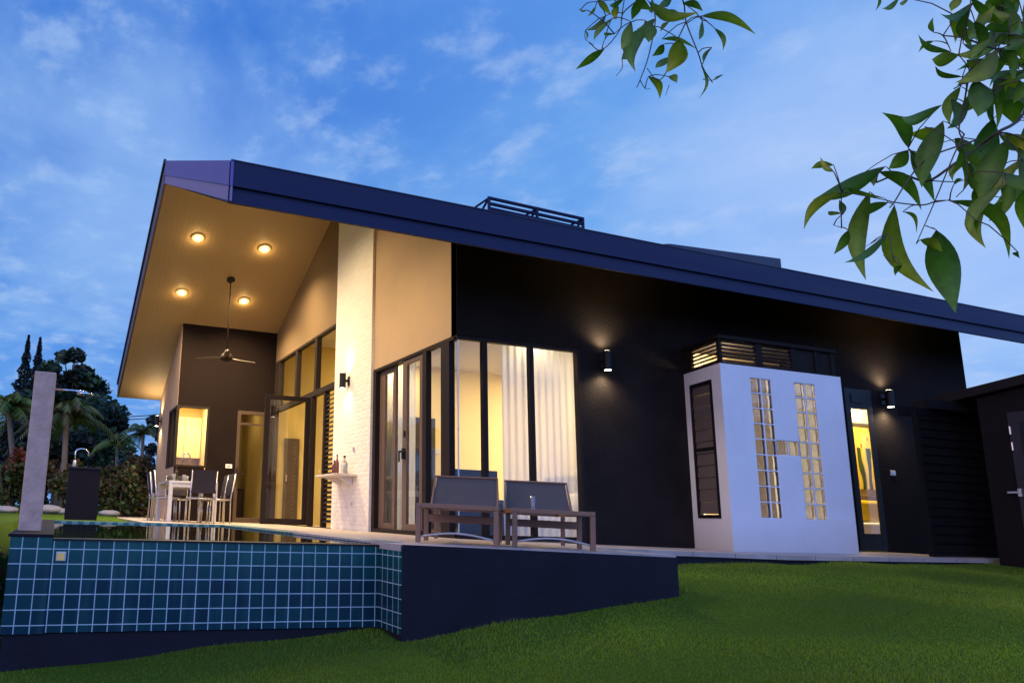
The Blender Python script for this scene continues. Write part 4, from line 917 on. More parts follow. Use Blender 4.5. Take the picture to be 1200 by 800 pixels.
# guest room: picture, bed with yellow cushion
GY = 9.345
def gp(px, py, Y=GY): return at(px, py, Y)
pc = thing('wall_picture', 'bright yellow and orange abstract picture on the guest room wall', 'picture', (gp(1012,540).x,GY,gp(1012,577).z))
x0_, x1_ = gp(999,540).x-.02, gp(1024,540).x+.12; z0_, z1_ = gp(1012,573).z, gp(1010,496).z
def abstract():
    mt, nt, out = nodes('abstract_print')
    v = coords(nt, 'Generated', (1,1,1)); s = N(nt, 'ShaderNodeSeparateXYZ'); L(nt, v, s.inputs[0])
    wv = N(nt, 'ShaderNodeTexWave', bands_direction='X'); wv.inputs['Scale'].default_value = 1.1; wv.inputs['Distortion'].default_value = 7; wv.inputs['Detail Scale'].default_value = 1.2; wv.inputs['Detail'].default_value = 1; L(nt, v, wv.inputs['Vector'])
    vo = N(nt, 'ShaderNodeTexVoronoi'); vo.inputs['Scale'].default_value = 6; L(nt, v, vo.inputs['Vector'])
    lowc = mixc(nt, math_(nt, 'GREATER_THAN', wv.outputs['Fac'], .5), (.03,.05,.02), (.42,.45,.10))
    lowc = mixc(nt, math_(nt, 'GREATER_THAN', wv.outputs['Fac'], .82), lowc, (.9,.55,.03))
    upc = mixc(nt, vo.outputs['Color'], (.85,.40,.02), (.75,.60,.15)); upc = mixc(nt, math_(nt, 'LESS_THAN', vo.outputs['Distance'], .22), upc, (.45,.16,.03))
    c = mixc(nt, math_(nt, 'GREATER_THAN', s.outputs[2], .62), lowc, upc)
    c = mixc(nt, math_(nt, 'GREATER_THAN', s.outputs[2], .93), c, (.05,.04,.02))
    p = N(nt, 'ShaderNodeBsdfPrincipled'); L(nt, c, p.inputs['Base Color']); p.inputs['Roughness'].default_value = .6; L(nt, p.outputs[0], out.inputs[0]); return mt
mb = MB(); mb.box(x0_,x1_,GY-.025,GY-.001,z0_,z1_); obj('canvas', mb, abstract(), pc)
gbd = thing('bed', 'pale bed with a yellow cushion behind the narrow guest room door', 'bed', (13,9.1,-.25))
mb = MB(); mb.box(12.2,13.85,8.95,9.33,-.249,gp(1015,612,8.95).z); obj('mattress', mb, M['fabric_white'], gbd, bevel=.03)
mb = MB(); mb.box(12.2,13.85,GY-.03,GY-.002,gp(1020,588,9.33).z-.1,gp(1020,582,9.33).z+.02); obj('headboard', mb, M['bronze_light'], gbd, bevel=.008)
a, b = gp(1010,604,9.1), gp(1027,580,9.1)
mb = MB(); mb.box(a.x-.1,b.x+.12,9.08,9.3,gp(1015,608,9.1).z-.02,gp(1015,586,9.1).z); obj('cushion', mb, M['yellow_cloth'], gbd, bevel=.05)

# ------------------------------------------------------------------ roof fittings
rk = thing('roof_rack', 'dark open metal rack standing on the roof slope', 'rack', (7,10.5,5.0))
def rp(px, py, Y): return at(px, py, Y)
Yr = 10.6
c0, c1 = rp(573,232,Yr), rp(683,256.5,Yr); zb0 = rp(560,256,Yr).z-.25
c0z = c0.z; c1.z = c0.z*1.0 if False else c1.z
bk = 1.1
for zz in (0, -.10, -.19):
    mb = MB(); mb.tube([c0+Vector((0,0,zz)), c1+Vector((0,0,zz))], .03, 6); obj('rail', mb, M['navy'], rk)
    mb = MB(); mb.tube([c0+Vector((0,bk,zz+.02)), c1+Vector((0,bk,zz+.02))], .024, 6); obj('rail', mb, M['navy'], rk)
for t in (0, .5, 1):
    p = c0.lerp(c1, t)
    mb = MB(); mb.tube([p+Vector((0,0,.02)), p+Vector((0,0,-.62))], .028, 6); obj('post', mb, M['navy'], rk)
    mb = MB(); mb.tube([p+Vector((0,bk,.04)), p+Vector((0,bk,-.35))], .025, 6); obj('post', mb, M['navy'], rk)
    mb = MB(); mb.tube([p, p+Vector((0,.55,-.32))], .022, 6); obj('brace', mb, M['navy'], rk)
    mb = MB(); mb.tube([p, p+Vector((0,bk,.02))], .02, 6); obj('crossbar', mb, M['navy'], rk)
sl = thing('roof_panel', 'flat dark panel box lying on the roof further right than the rack', 'panel', (11,10.4,4.6))
a, b, c = rp(785,285.5,10.4), rp(915,303,10.4), rp(915,314,10.4)
mb = MB(); q0 = Vector((a.x,10.4,a.z)); q1 = Vector((b.x,10.4,b.z))
def pbox(mb, o0, o1, d0, d1): mb.prism([q0+Vector((0,o0,d0)),q1+Vector((0,o0,d0)),q1+Vector((0,o1,d0+.3*(o1-o0))),q0+Vector((0,o1,d0+.3*(o1-o0)))], [q0+Vector((0,o0,d1)),q1+Vector((0,o0,d1)),q1+Vector((0,o1,d1+.3*(o1-o0))),q0+Vector((0,o1,d1+.3*(o1-o0)))])
pbox(mb, 0, 1.2, -.45, 0); obj('casing', mb, M['roof'], sl, bevel=.01)
mb = MB(); pbox(mb, .06, 1.14, .003, .01); obj('cover_sheet', mb, M['black'], sl)

# ------------------------------------------------------------------ shed on the right
S = thing('shed', 'small dark outbuilding with a lean-to roof at the right edge', 'shed', (12.6,5,-.4))
sx = 11.35
def sroof(y): return 1.955-.135*(y-6.3)
mb = MB(); mb.prism([(sx,2.6,-.6),(sx+2.6,2.6,-.6),(sx+2.6,6.6,-.6),(sx,6.6,-.6)], [(sx,2.6,sroof(2.6)-.14),(sx+2.6,2.6,sroof(2.6)-.14),(sx+2.6,6.6,sroof(6.6)-.14),(sx,6.6,sroof(6.6)-.14)]); obj('wall', mb, surf('shed_paint', (.011,.008,.008), .8, .3, 1.5, .3, 30, spec=.1), S)
mb = MB(); mb.prism([(sx-.10,2.4,sroof(2.4)-.12),(sx+2.9,2.4,sroof(2.4)-.12),(sx+2.9,7.35,sroof(7.35)-.12),(sx-.10,7.35,sroof(7.35)-.12)], [(sx-.10,2.4,sroof(2.4)),(sx+2.9,2.4,sroof(2.4)),(sx+2.9,7.35,sroof(7.35)),(sx-.10,7.35,sroof(7.35))]); obj('roof', mb, M['dark_paint'], S, bevel=.004)
for yy in (6.8, 7.15):
    mb = MB(); mb.box(sx-.6,sx+1.5,yy,yy+.06,sroof(yy)-.26,sroof(yy)-.135); obj('rafter', mb, M['slat'], S)
dy0, dy1 = 5.25, 6.28
mb = MB(); mb.box(sx-.02,sx-.001,dy0,dy1,-.30,1.55); dr = obj('door', mb, surf('shed_door', (.012,.010,.012), .5, .15, 2, .05, 60), S, bevel=.004)
mb = MB(); mb.box(sx-.026,sx-.0205,dy0+.12,dy1-.12,.85,1.42); obj('panel', mb, M['black'], dr)
for hz_ in (1.32, 1.12):
    mb = MB(); mb.tube([(sx-.03,dy1-.02,hz_-.05),(sx-.03,dy1-.02,hz_+.05)], .014); obj('hinge', mb, M['steel'], dr)
q = ray(1199,577); q = q*(sx/q.x); mb = MB(); mb.box(sx-.07,sx-.0205,q.y-.02,q.y+.02,q.z-.05,q.z+.05); mb.box(sx-.075,sx-.05,q.y-.02,q.y+.13,q.z-.01,q.z+.015); obj('handle', mb, M['steel'], dr, bevel=.003)
gt = thing('slatted_gate', 'dark horizontal slatted timber gate between the house and the shed', 'gate', (11.0,7.0,-.28))
gx0, gx1 = at(1082,560,7.0).x, 12.35
mb = MB(); mb.box(gx0,gx0+.05,6.99,7.05,-.28,1.62); obj('post', mb, M['slat'], gt); mb = MB(); mb.box(gx1-.05,gx1,6.99,7.05,-.28,1.62); obj('post', mb, M['slat'], gt)
mb = MB()
for i in range(16): mb.box(gx0+.052,gx1-.052,7.0,7.022,-.22+i*.115,-.22+i*.115+.085)
obj('slats', mb, M['slat'], gt)
mb = MB(); mb.box(gx0+.052,gx1-.052,7.03,7.045,-.28,1.63); obj('added_sky_blocker', mb, M['black'], gt)  # black board added behind the slats so no bright sky shows through
mb = MB(); mb.box(gx1-.10,gx1-.055,6.965,6.9995,.70,.80); obj('latch', mb, M['steel'], gt)

# ------------------------------------------------------------------ loungers
def lounger_parts(t):
    W, D, Hs = .70, 1.75, .335
    def o(n, mb, mt, par=t, **k): return obj(n, mb, M[mt], par, local=True, **k)
    tk = .042
    for sx_ in (0, 1):
        x = 0 if not sx_ else W-tk
        for y in (0, .62, D-.2):
            mb = MB(); mb.box(x,x+tk,y,y+tk,0,Hs-.04); o('leg', mb, 'brown_alu', bevel=.003)
        mb = MB(); mb.box(x,x+tk,0,D,Hs-.038,Hs); o('side_rail', mb, 'brown_alu', bevel=.003)
    for y, za, zc in ((0,Hs-.039,Hs-.001),(.62,Hs-.16,Hs-.09),(D-.036,Hs-.039,Hs-.001)):
        mb = MB(); mb.box(tk+.001,W-tk-.001,y,y+.035,za,zc); o('cross_rail', mb, 'brown_alu', bevel=.003)
    mb = MB(); pts = [(tk*.5+(W-tk)*i/10, .015, .045+.045*sin(pi*i/10)) for i in range(11)]; mb.tube(pts, .009, 8); o('bow_stretcher', mb, 'brushed', smooth=True)
    mb = MB(); mb.box(tk+.002,W-tk-.002,tk+.002,.98,Hs-.022,Hs-.008); o('seat_sling', mb, 'sling', bevel=.004)
    by0, bz0, by1, bz1 = .98, Hs-.005, 1.20, Hs+.285
    nx = Vector((0,by1-by0,bz1-bz0)).normalized(); nn = Vector((0,-nx.z,nx.y))
    mb = MB(); a = Vector((tk,by0,bz0)); b = Vector((W-tk,by0,bz0)); c = Vector((W-tk-.012,by1,bz1)); d = Vector((tk+.012,by1,bz1))
    mb.prism([a,b,c,d],[v-nn*.014 for v in (a,b,c,d)]); br = o('backrest', mb, 'sling', bevel=.004)
    mb = MB(); mb.tube([a+Vector((-.012,0,0)), d+Vector((-.012,0,.008)), c+Vector((.012,0,.008)), b+Vector((.012,0,0))], .014, 8); obj('backrest_frame', mb, M['brown_alu'], br, local=True)
    for x in (W/2-.2, W/2+.2):
        mb = MB(); mb.tube([(x,by1-.03,bz1-.12),(x,by1+.12,Hs-.03)], .010, 6); obj('prop', mb, M['brown_alu'], br, local=True)
M['brushed'] = surf('pale_aluminium', (.42,.38,.36), .4, .1, 8, .02, 90, metal=.3)
LY = 6.10
p0 = at(486.5,633,LY)
lo = thing('sun_lounger', 'brown sun lounger with charcoal sling, the one nearer the pool', 'sun lounger', (p0.x,LY,floor_z(p0.x+.3,LY-.2)+.012), radians(-33), 'sun loungers on the terrace')
lounger_parts(lo)
LY2 = 5.90
p2 = at(600.5,640,LY2)
lo2 = dup(lo, (p2.x,LY2,floor_z(p2.x+.3,LY2-.2)+.008), radians(-27), 'brown sun lounger with charcoal sling and a drinking glass on it')
for q in (lo, lo2): q.rotation_euler.y = radians(1.3)
gq = at(613.5,596,LY2+.12)
tumbler(.115,.022,(gq.x,LY2-.03,floor_z(gq.x,LY2)+.335),'tall clear drinking glass standing on the front rail of the right lounger','glass on the lounger')

# bar counter beyond the pool
c0 = at(75,611,12.9); c1 = at(113,611,12.9)
bc = thing('outdoor_bar', 'black outdoor counter block with an arched tap beyond the pool', 'counter', ((c0.x+c1.x)/2,13.1,-.2))
topz = at(95,547,12.9).z
mb = MB(); mb.box(c0.x,c1.x,12.9,13.5,floor_z(0,12)-.0,topz-.03); obj('body', mb, M['dark_stone'], bc, bevel=.004); mb = MB(); mb.box(c0.x-.015,c1.x+.03,12.88,13.52,topz-.029,topz); obj('worktop', mb, M['black'], bc, bevel=.003)
tp = thing('bar_tap', 'tall chrome tap on the black outdoor counter', 'tap', (at(87,546,13.0).x,13.0,topz))
x_ = at(87,546,13.0).x; mb = MB(); mb.tube([(x_,13,topz),(x_,13,topz+.22)]+[(x_+.1-.1*cos(t),13,topz+.24+.06*sin(t)) for t in np.linspace(0.2,pi,9)]+[(x_+.2,13,topz+.18)], .011); obj('spout', mb, M['chrome'], tp, smooth=True)
mb = MB(); mb.lathe([(.028,.001),(.024,.09),(.015,.11)], (x_,13,topz)); obj('valve', mb, M['white_metal'], tp, smooth=True)

# ------------------------------------------------------------------ vegetation
def leafcloud(mb, pts, size, cols, flat=.6, elong=1.8):
    for p in pts:
        p = Vector(p)
        d = Vector((rng.normal(), rng.normal(), rng.normal()*flat-.1)).normalized(); e = d.orthogonal().normalized(); e = (e*cos(rng.random()*6.28)+d.cross(e)*sin(rng.random()*6.28))
        s = size*(.6+.8*rng.random()); c = cols(p)
        mb.add([p-d*s*elong*.5, p+e*s*.5, p+d*s*elong*.5, p-e*s*.5], [(0,1,2,3)], c)
def clump_points(c, rad, n, shell=.55):
    v = rng.normal(size=(n, 3)); v /= np.linalg.norm(v, axis=1)[:,None]
    r = shell+(1-shell)*rng.random(n)**.6
    return np.array(c)+v*r[:,None]*np.array(rad)
def shade(base, lo=.35, hi=1.5):
    k = lo+(hi-lo)*rng.random(); return tuple(b*k*(.85+.3*rng.random()) for b in base)
def broadleaf(lab, px, pyTop, pyBase, Y, wpx, col, name='tree', n_cl=16, dens=170, leaf=.22, crown_frac=.62, cat='tree', grp='trees beyond the lawn', sparse=False):
    b = at(px, pyBase, Y); t = at(px, pyTop, Y); hgt = t.z-b.z; wid = wpx/F*Y*1.05
    gz = lawn_z(b.x, Y)
    o = thing(name, lab, cat, (b.x,Y,gz), group=grp)
    cz = t.z-hgt*crown_frac/2; mb = MB(); tr = MB()
    tr.tube([(b.x,Y,gz-.1),(b.x+.1,Y,b.z+hgt*.35),(b.x,Y,cz+hgt*.1)], .05*hgt**.7, 7, .02*hgt**.7)
    for i in range(n_cl):
        v = rng.normal(size=3); v /= np.linalg.norm(v); q = rng.random()**.45*.80
        c = np.array([b.x+v[0]*q*wid/2, Y+v[1]*q*wid/2*.8, cz+v[2]*q*hgt*crown_frac/2])
        r = (.20+.14*rng.random())*min(wid, hgt*crown_frac)*(.62 if sparse else 1)
        tint = shade(col, .45, 1.5)
        tr.tube([(b.x+.02,Y,cz-hgt*crown_frac*.30),tuple((np.array([b.x,Y,cz])+c)/2-np.array([0,0,.05*hgt])),tuple(c)], .018*hgt**.7, 5, .006*hgt**.5)
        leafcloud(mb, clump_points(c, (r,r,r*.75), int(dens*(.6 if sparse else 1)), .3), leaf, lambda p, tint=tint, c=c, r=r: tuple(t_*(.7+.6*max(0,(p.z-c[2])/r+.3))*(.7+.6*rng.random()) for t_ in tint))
    obj('trunk', tr, M['bark'], o, smooth=True); obj('crown', mb, M['treeleaf'], o)
def conifer(lab, px, pyTop, pyBase, Y, wpx, col):
    b = at(px, pyBase, Y); t = at(px, pyTop, Y); hgt = t.z-b.z; wid = wpx/F*Y
    o = thing('conifer', lab, 'tree', (b.x,Y,lawn_z(b.x,Y)), group='conifers beyond the lawn')
    tr = MB(); tr.tube([(b.x,Y,lawn_z(b.x,Y)-.1),(b.x,Y,t.z)], .18, 7, .02); obj('trunk', tr, M['bark'], o)
    mb = MB()
    for i in range(5200):
        h = rng.random()**.75; r = wid/2*(1-h)**1.15*(.2+.8*rng.random()**.5)*(1+.3*sin(h*75))+.03; a = rng.random()*6.28
        p = (b.x+r*cos(a), Y+r*sin(a), b.z+hgt*(.08+.92*h)-.12*r)
        leafcloud(mb, [p], .05+.17*(1-h), lambda p: shade(col, .4, 1.4), .4, 2.4)
    obj('crown', mb, M['treeleaf'], o)
def palm(lab, pxb, pyb, pxt, pyt, Y, flen, col, nf=15, r=.09):
    b = at(pxb, pyb, Y); t = at(pxt, pyt, Y); gz = lawn_z(b.x, Y)
    o = thing('palm_tree', lab, 'palm', (b.x,Y,gz), group='palms beyond the lawn')
    tr = MB(); mid = (b+t)/2+Vector((.06*(t-b).length*.5,0,0)); tr.tube([(b.x,Y,gz-.1),tuple(b.lerp(mid,.6)),tuple(mid),tuple(t)], r*1.25, 8, r*.7); obj('trunk', tr, M['palmbark'], o, smooth=True)
    mb = MB()
    for k in range(nf):
        a = 2*pi*k/nf+rng.random()*.5; el = .15+1.15*rng.random(); d = Vector((cos(a)*cos(el), sin(a)*cos(el), sin(el)))
        L_ = flen*(.8+.35*rng.random()); pts = []
        for i in range(9):
            s = i/8; pts.append(t+d*L_*s+Vector((0,0,-L_*.75*s*s)))
        tint = shade(col, .55, 1.5); mb.tube(pts, .018, 4, .005, col=tint)
        for i in range(1, 9):
            for q in range(3):
                s = (i-q/3)/8; p = t+d*L_*s+Vector((0,0,-L_*.75*s*s)); dd = (d+Vector((0,0,-1.5*s))).normalized(); side = dd.cross(Vector((0,0,1))).normalized()
                ll = L_*.30*(1-abs(s-.4))
                for sg in (-1, 1):
                    e = p+(side*sg*.75+dd*.5+Vector((0,0,-.45-.3*rng.random()))).normalized()*ll; wv = dd*.022*flen
                    c = tuple(v*(.7+.6*rng.random()) for v in tint); mb.add([p-wv, p+wv, e], [(0,1,2)], c)
    obj('crown', mb, M['treeleaf'], o)
def shrub(lab, px, pyTop, pyBase, Y, wpx, col, col2, n=2000, leaf=.075, grp='hedge shrubs along the lawn'):
    b = at(px, pyBase, Y); t = at(px, pyTop, Y); gz = lawn_z(b.x, Y); hgt = t.z-gz; wid = wpx/F*Y
    o = thing('shrub', lab, 'shrub', (b.x,Y,gz), group=grp)
    tr = MB()
    for k in range(5): tr.tube([(b.x,Y,gz-.05),(b.x+(rng.random()-.5)*wid*.6,Y+(rng.random()-.5)*.5,gz+hgt*.75)], .03, 5, .01)
    obj('stem', tr, M['bark'], o)
    mb = MB()
    for i in range(9):
        c = np.array([b.x+(rng.random()-.5)*wid*.75, Y+(rng.random()-.5)*wid*.6, gz+hgt*(.18+.68*rng.random())]); rr = hgt*(.18+.1*rng.random())
        tint = shade(col, .5, 1.4)
        leafcloud(mb, clump_points(c, (wid*.28,wid*.28,rr), n//9, .3), leaf, lambda p, tint=tint: (tuple(v*(.6+.8*rng.random()) for v in (col2 if (p.z-gz)/hgt+rng.random()*.5 > 1.12 else tint))))
    obj('foliage', mb, M['treeleaf'], o)
conifer('tall dark pointed conifer at the far left edge', 11, 390, 600, 46, 66, (.022,.036,.034))
conifer('slightly shorter dark conifer right of the tallest one', 25.5, 393, 600, 45, 60, (.022,.038,.036))
broadleaf('large open-crowned tree behind the stone pillar', 70, 396, 598, 40, 74, (.040,.062,.030), n_cl=34, dens=330, leaf=.17, crown_frac=.50, sparse=True)
broadleaf('dense dark tree below the open-crowned tree, left of the roof eave', 100, 448, 600, 36, 72, (.030,.060,.030), n_cl=24, dens=380, leaf=.17, crown_frac=.75)
broadleaf('small loose tree under the back eave beside the kitchen wall', 186, 470, 600, 30, 44, (.032,.055,.045), n_cl=16, dens=260, leaf=.13, crown_frac=.6, sparse=True)
broadleaf('dark broad tree left of the stone pillar below the conifers', 28, 455, 600, 38, 66, (.025,.045,.030), n_cl=18, dens=360, leaf=.18, crown_frac=.8)
broadleaf('round green tree behind the outdoor counter', 125, 510, 600, 28, 52, (.035,.070,.022), n_cl=14, dens=300, leaf=.12, crown_frac=.8)
broadleaf('dark bushy tree filling the gap behind the leaning palm', 60, 488, 600, 27, 60, (.022,.040,.022), n_cl=16, dens=260, leaf=.14, crown_frac=.85)
broadleaf('dark green bush tree behind the thin palm beside the house', 160, 528, 600, 26, 52, (.020,.045,.028), n_cl=14, dens=260, leaf=.13, crown_frac=.85)
palm('yellow-green palm at the left edge of the picture', 13, 596, 10, 480, 22, 1.45, (.13,.16,.03), 22)
palm('slender leaning palm beside the stone pillar', 66, 596, 78, 488, 21, 1.45, (.095,.12,.03), 22)
palm('thin palm between the counter and the house', 158, 594, 168, 508, 22, .95, (.12,.16,.05), 15, .06)
palm('small palm just behind the outdoor counter', 132, 596, 137, 520, 24, .95, (.11,.14,.03), 14, .06)
hedge = [(3,530,36),(24,536,40),(52,528,42),(70,540,34),(96,540,36),(122,541,40),(140,546,36),(157,536,36),(178,548,34),(196,540,36)]
hl = ['shrub with red young leaves at the left edge of the hedge','dark hedge shrub just left of the stone pillar','hedge shrub with reddish top behind the stone pillar','hedge shrub between the pillar and the leaning palm','brownish hedge shrub behind the black counter','hedge shrub right of the black counter','green hedge shrub behind the lawn, third from the house','hedge shrub at the foot of the thin palm','hedge shrub beside the dining chairs','hedge shrub half hidden by the kitchen wall']
for (px, py, wpx), lab in zip(hedge, hl):
    i = len(lab); shrub(lab, px, py, 604, 20.5+(px*7 % 5)*.25, wpx, (.060,.085,.025) if i % 2 else (.085,.070,.028), (.20,.055,.02) if px < 60 else (.085,.055,.022))
rock_l = [(6,597,26,'pale boulder at the foot of the hedge by the left edge'),(57,594,34,'white boulder behind the stone pillar'),(72,594,24,'white boulder left of the black counter'),(128,600,22,'small pale boulder right of the black counter'),(143,601,20,'pale boulder at the foot of the thin palm'),(164,603,22,'pale boulder beside the dining chairs')]
for px, py, wpx, lab in rock_l:
    Y = 19.4; c = at(px, py, Y); wv = wpx/F*Y; hv = .36*wv
    gz = lawn_z(c.x, Y); mb = MB(); vs = []; fs = []; n1, n2 = 9, 14; ph = rng.random(4)*6
    for i in range(n1+1):
        th = pi*i/n1
        for j in range(n2):
            p_ = 2*pi*j/n2; k = 1+.08*sin(3*p_+ph[0])*sin(th)+.07*sin(2*p_+ph[2])*sin(th)
            vs.append((c.x+wv/2*k*sin(th)*cos(p_), Y+wv/2.4*k*sin(th)*sin(p_), gz+.02+hv/2*k*(1+cos(th))*.9-.05))
    for i in range(n1):
        for j in range(n2): fs.append((i*n2+j, (i+1)*n2+j, (i+1)*n2+(j+1)%n2, i*n2+(j+1)%n2))
    mb.add(vs, fs); tag(obj('boulder', mb, M['rock'], smooth=True), lab, 'boulder', 'pale boulders below the hedge')
# planting on the bank left of the pool
o = thing('bank_plants', 'brown-green planting on the bank left of the pool', 'plants', (-.6,6.6,-.9))
mb = MB()
for k in range(700):
    x = -.34-1.3*rng.random()**1.3; y = 5.9+2.4*rng.random(); z = lawn_z(x, y)
    leafcloud(mb, [(x,y,z+.03+.12*rng.random())], .07, lambda p: shade((.070,.055,.022) if rng.random() < .5 else (.03,.06,.02), .5, 1.5), .8, 2.2)
obj('foliage', mb, M['treeleaf'], o)
# overhead cables
for py, lab in ((481.5,'upper thin overhead cable below the back eave'),(485,'lower thin overhead cable below the back eave')):
    a = at(-60, py-3, 55); b = at(205, py+2.5, 50); mb = MB(); mb.tube([a.lerp(b, t)+Vector((0,0,-.5*sin(pi*t))) for t in np.linspace(0,1,9)], .03, 5); tag(obj('overhead_cable', mb, M['cable']), lab, 'cable', 'overhead cables')

# ------------------------------------------------------------------ overhanging branches close to the camera
def branch(lab, leaves, twigs, D, ox, oy, k):
    t = None; lm = MB(); tm = MB(); smp = []
    def P(zx, zy, dd): return ray(ox+zx/k, oy+zy/k)*(D+dd)
    first_ = P(*twigs[0][0][0], 0)
    t = thing('overhanging_branch', lab, 'branch', first_, group='overhanging branches')
    for pts, r in twigs:
        p3 = [P(x, y, .04*sin(x*.05+y*.03)) for x, y in pts]
        # smooth the polyline
        out = []
        for i in range(len(p3)-1):
            p_, q_ = p3[i], p3[i+1]; a_ = p3[i-1] if i else p_*2-q_; b_ = p3[i+2] if i+2 < len(p3) else q_*2-p_
            for s in (0,.25,.5,.75): out.append(.5*((2*p_)+(q_-a_)*s+(2*a_-5*p_+4*q_-b_)*s*s+(3*p_-a_-3*q_+b_)*s**3))
        out.append(p3[-1]); tm.tube(out, r, 6, r*.55); smp += out
    for (bx, by_), (tx, ty), wd in leaves:
        dd = (rng.random()-.5)*.30; dt = dd+(rng.random()-.5)*.10
        b = P(bx, by_, dd); e = P(tx, ty, dt); ax = e-b; ln = ax.length
        view = (b+e).normalized(); side = ax.cross(view).normalized(); nrm = side.cross(ax).normalized()
        roll_ = (rng.random()-.5)*1.0; side, nrm = side*cos(roll_)+nrm*sin(roll_), nrm*cos(roll_)-side*sin(roll_)
        hw = wd/k/F*D*.5/max(.75, cos(roll_)); cur = ln*(.06+.13*rng.random())*(1 if rng.random() < .6 else -1); sag = ln*.10
        kk = rng.random(); base = (.040+.170*kk*kk, .100+.160*kk, .014+.010*kk); n = 12; vs = []; cs = []
        for i in range(n+1):
            s = i/n; c = b+ax*s+side*cur*sin(pi*s)+nrm*sag*sin(pi*s)
            w_ = hw*.74*max(.015, sin(pi*s**.84)**1.0)*(1-.25*s*s)*1.08*(1 if s < 1 else .02)
            vs += [c-side*w_+nrm*w_*.25, c, c+side*w_+nrm*w_*.25]
            g = .6+.9*s; col = (base[0]*g*(1+.5*s), base[1]*g, base[2]); cs += [col, tuple(v*1.35 for v in col), col]
        fs = [(3*i+a, 3*i+a+1, 3*i+a+4, 3*i+a+3) for i in range(n) for a in (0, 1)]
        lm.add(vs, fs); lm.c += cs
        q = min(smp, key=lambda v: (v-b).length); gap = (b-q).length
        if gap < .30: tm.tube([q, q.lerp(b, .35)+Vector((0,0,.10*gap)), q.lerp(b, .75)+Vector((0,0,.06*gap)), b, b+ax*.08+side*cur*.25+nrm*sag*.25], .0019, 5, .0011)
        if gap < .30: smp += [q.lerp(b, .5), b]
    obj('twigs', tm, M['twig'], t, smooth=True)
    obj('leaves', lm, M['leaf'], t, smooth=True)
R1 = [((345,240),(72,365),80),((180,335),(38,478),48),((150,235),(65,250),35),((285,335),(272,668),85),((355,375),(225,450),48),((355,492),(190,600),35),((205,480),(150,570),42),((378,385),(528,712),92),((535,478),(608,790),135),((585,368),(808,588),60),((475,515),(558,560),48),((410,410),(460,492),18),((430,170),(330,38),60),((560,70),(480,320),95),((430,180),(355,250),70),((320,260),(480,405),58),((555,10),(400,50),50),((750,60),(650,290),115),((800,140),(700,380),105),((650,270),(800,320),38),((790,265),(870,330),55),((270,260),(300,315),38),((200,320),(350,360),24),((590,-10),(585,80),40),((690,-10),(690,55),60),((810,-10),(825,80),90),((745,-10),(755,100),28),((630,170),(580,280),30),((185,420),(170,365),32),((130,410),(190,415),18),((405,610),(380,650),24),((440,180),(530,375),60),((560,150),(430,120),70),((150,260),(100,205),25),((600,310),(640,290),16),((680,440),(685,490),16),((840,560),(850,585),22),((810,120),(862,180),50),((855,210),(880,330),50)]
c2_ = lambda zx, zy: ((1020+zx/4.444-930)*3.2, (zy/4.444-120)*3.2)
R2 = [((470,450),(415,650),75),((540,420),(560,610),125),((460,290),(320,310),90),((660,260),(440,430),115),((800,110),(600,300),125),((540,10),(360,70),62),((420,70),(440,225),70),((520,50),(530,235),60),((420,270),(250,180),42),((640,190),(430,280),64),((330,170),(328,90),32),((330,215),(250,275),30),((690,420),(760,640),135),((660,480),(600,590),34),((640,480),(655,680),36),((720,700),(790,790),52),((700,-10),(690,120),85),((620,-10),(610,110),76),((770,-10),(730,110),44),((810,-10),(790,200),70),((150,-10),(60,45),38),((40,-15),(25,60),20),((200,-10),(170,30),30),((780,420),(740,540),70),((690,300),(640,420),80),((800,560),(830,420),80),((560,140),(650,30),70),((720,180),(830,330),90),((470,-20),(420,60),60),((740,80),(560,120),70),((820,200),(700,260),80)]
for _ in range(52):
    a = (480+370*rng.random()**.8, -10+500*rng.random()); th = rng.random()*6.28; l_ = 120+120*rng.random(); R2.append((a, (a[0]+l_*cos(th), a[1]+l_*sin(th)*.8+40), 34+36*rng.random()))
for _ in range(16):
    a = (590+300*rng.random(), 60+330*rng.random()); th = .6+1.9*rng.random(); l_ = 110+110*rng.random(); R1.append((a, (a[0]+l_*cos(th), a[1]+l_*sin(th)), 42+40*rng.random()))
R1 += [(c2_(*a), c2_(*b), w_*3.2/4.444) for a, b, w_ in R2]
TW = [([(1000,-420),(930,-200),(864,40),(760,115),(700,160),(590,240),(500,295),(400,270),(310,300)], .0055),([(640,120),(600,200),(530,370),(460,530)], .0026),([(530,372),(480,385),(380,375),(340,365),(180,335)], .0024),([(690,140),(630,160),(500,210),(430,290),(380,370),(360,395)], .0030),([(500,293),(600,298),(650,290)], .002),([(530,374),(590,365)], .002),([(495,462),(535,478)], .002),([(660,-120),(640,0),(620,100),(640,160),(650,300),(610,355)], .0028),([(745,120),(800,115),(864,140),(900,160)], .003),([(365,500),(372,580),(395,608)], .0018),([(372,600),(335,572)], .0016),([(930,-180),(760,-200),(640,-240),(560,-250)], .004),([(900,-60),(760,-90),(660,-80),(600,-50)], .0035),([(180,470),(150,460)], .0015),([(350,495),(270,540)], .0016)]
branch('leafy branch with long curved leaves hanging in from the upper right corner', R1, TW, 2.35, 930, 120, 3.2)
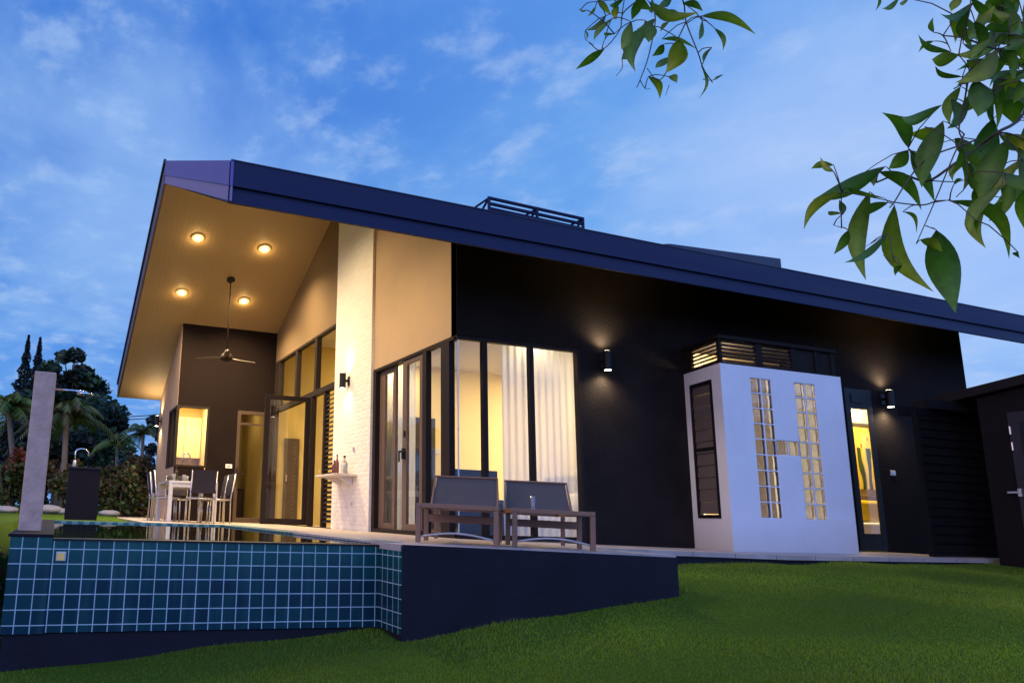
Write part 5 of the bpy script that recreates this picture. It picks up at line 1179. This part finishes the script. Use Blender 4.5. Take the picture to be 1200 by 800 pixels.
L1 = [((240,290),(72,408),62),((250,95),(130,180),45),((285,110),(180,240),42),((400,130),(340,290),80),((420,240),(340,350),72),((500,150),(425,425),115),((680,230),(600,430),135),((500,450),(565,582),58),((615,450),(665,490),50),((810,95),(1130,205),70),((815,120),(795,235),36),((885,165),(935,300),38),((870,280),(825,375),22),((810,390),(790,583),22),((935,440),(880,475),14),((580,230),(785,290),36),((500,10),(800,70),85),((560,90),(710,120),66),((540,110),(430,170),72),((440,10),(400,120),76),((320,30),(310,120),55),((200,-5),(280,90),48),((620,130),(570,190),32),((530,20),(520,80),44),((650,330),(540,400),55),((300,200),(240,190),22),((190,40),(140,100),22),((130,180),(130,240),16),((660,380),(620,400),22),((430,-20),(520,60),70),((640,-20),(560,30),60),((700,20),(820,70),55),((480,120),(500,250),90),((360,-10),(270,30),40),((590,260),(520,330),60),((140,60),(90,50),14)]
TL = [([(560,-160),(520,0),(540,120),(500,330),(450,470),(430,515)], .0026),([(600,-160),(700,0),(720,130),(790,310),(820,400),(875,485)], .0026),([(560,-100),(440,0),(350,80),(330,180),(225,295),(150,250)], .0026),([(720,130),(640,300),(600,430),(550,470),(490,400)], .0022),([(720,140),(800,100),(880,160)], .002),([(345,350),(345,400),(310,445)], .0016),([(450,470),(480,520),(510,520)], .0015),([(820,465),(880,470),(935,440)], .0015),([(225,295),(240,240),(270,200)], .0015),([(100,60),(140,20),(200,10),(300,0)], .002),([(620,500),(600,560)], .0013),([(130,180),(130,230),(180,265)], .0013)]
branch('smaller leafy branch tip hanging in at the top centre of the picture', L1, TL, 2.5, 660, 0, 5)

# ------------------------------------------------------------------ render settings
sc.view_settings.view_transform = 'Standard'; sc.view_settings.look = 'None'; sc.view_settings.exposure = 0
sc.render.engine = 'CYCLES'
cy_ = sc.cycles
cy_.use_denoising = True
cy_.max_bounces = 8; cy_.diffuse_bounces = 4; cy_.glossy_bounces = 4; cy_.transmission_bounces = 6; cy_.transparent_max_bounces = 12
cy_.sample_clamp_indirect = 4; cy_.caustics_reflective = False; cy_.caustics_refractive = False
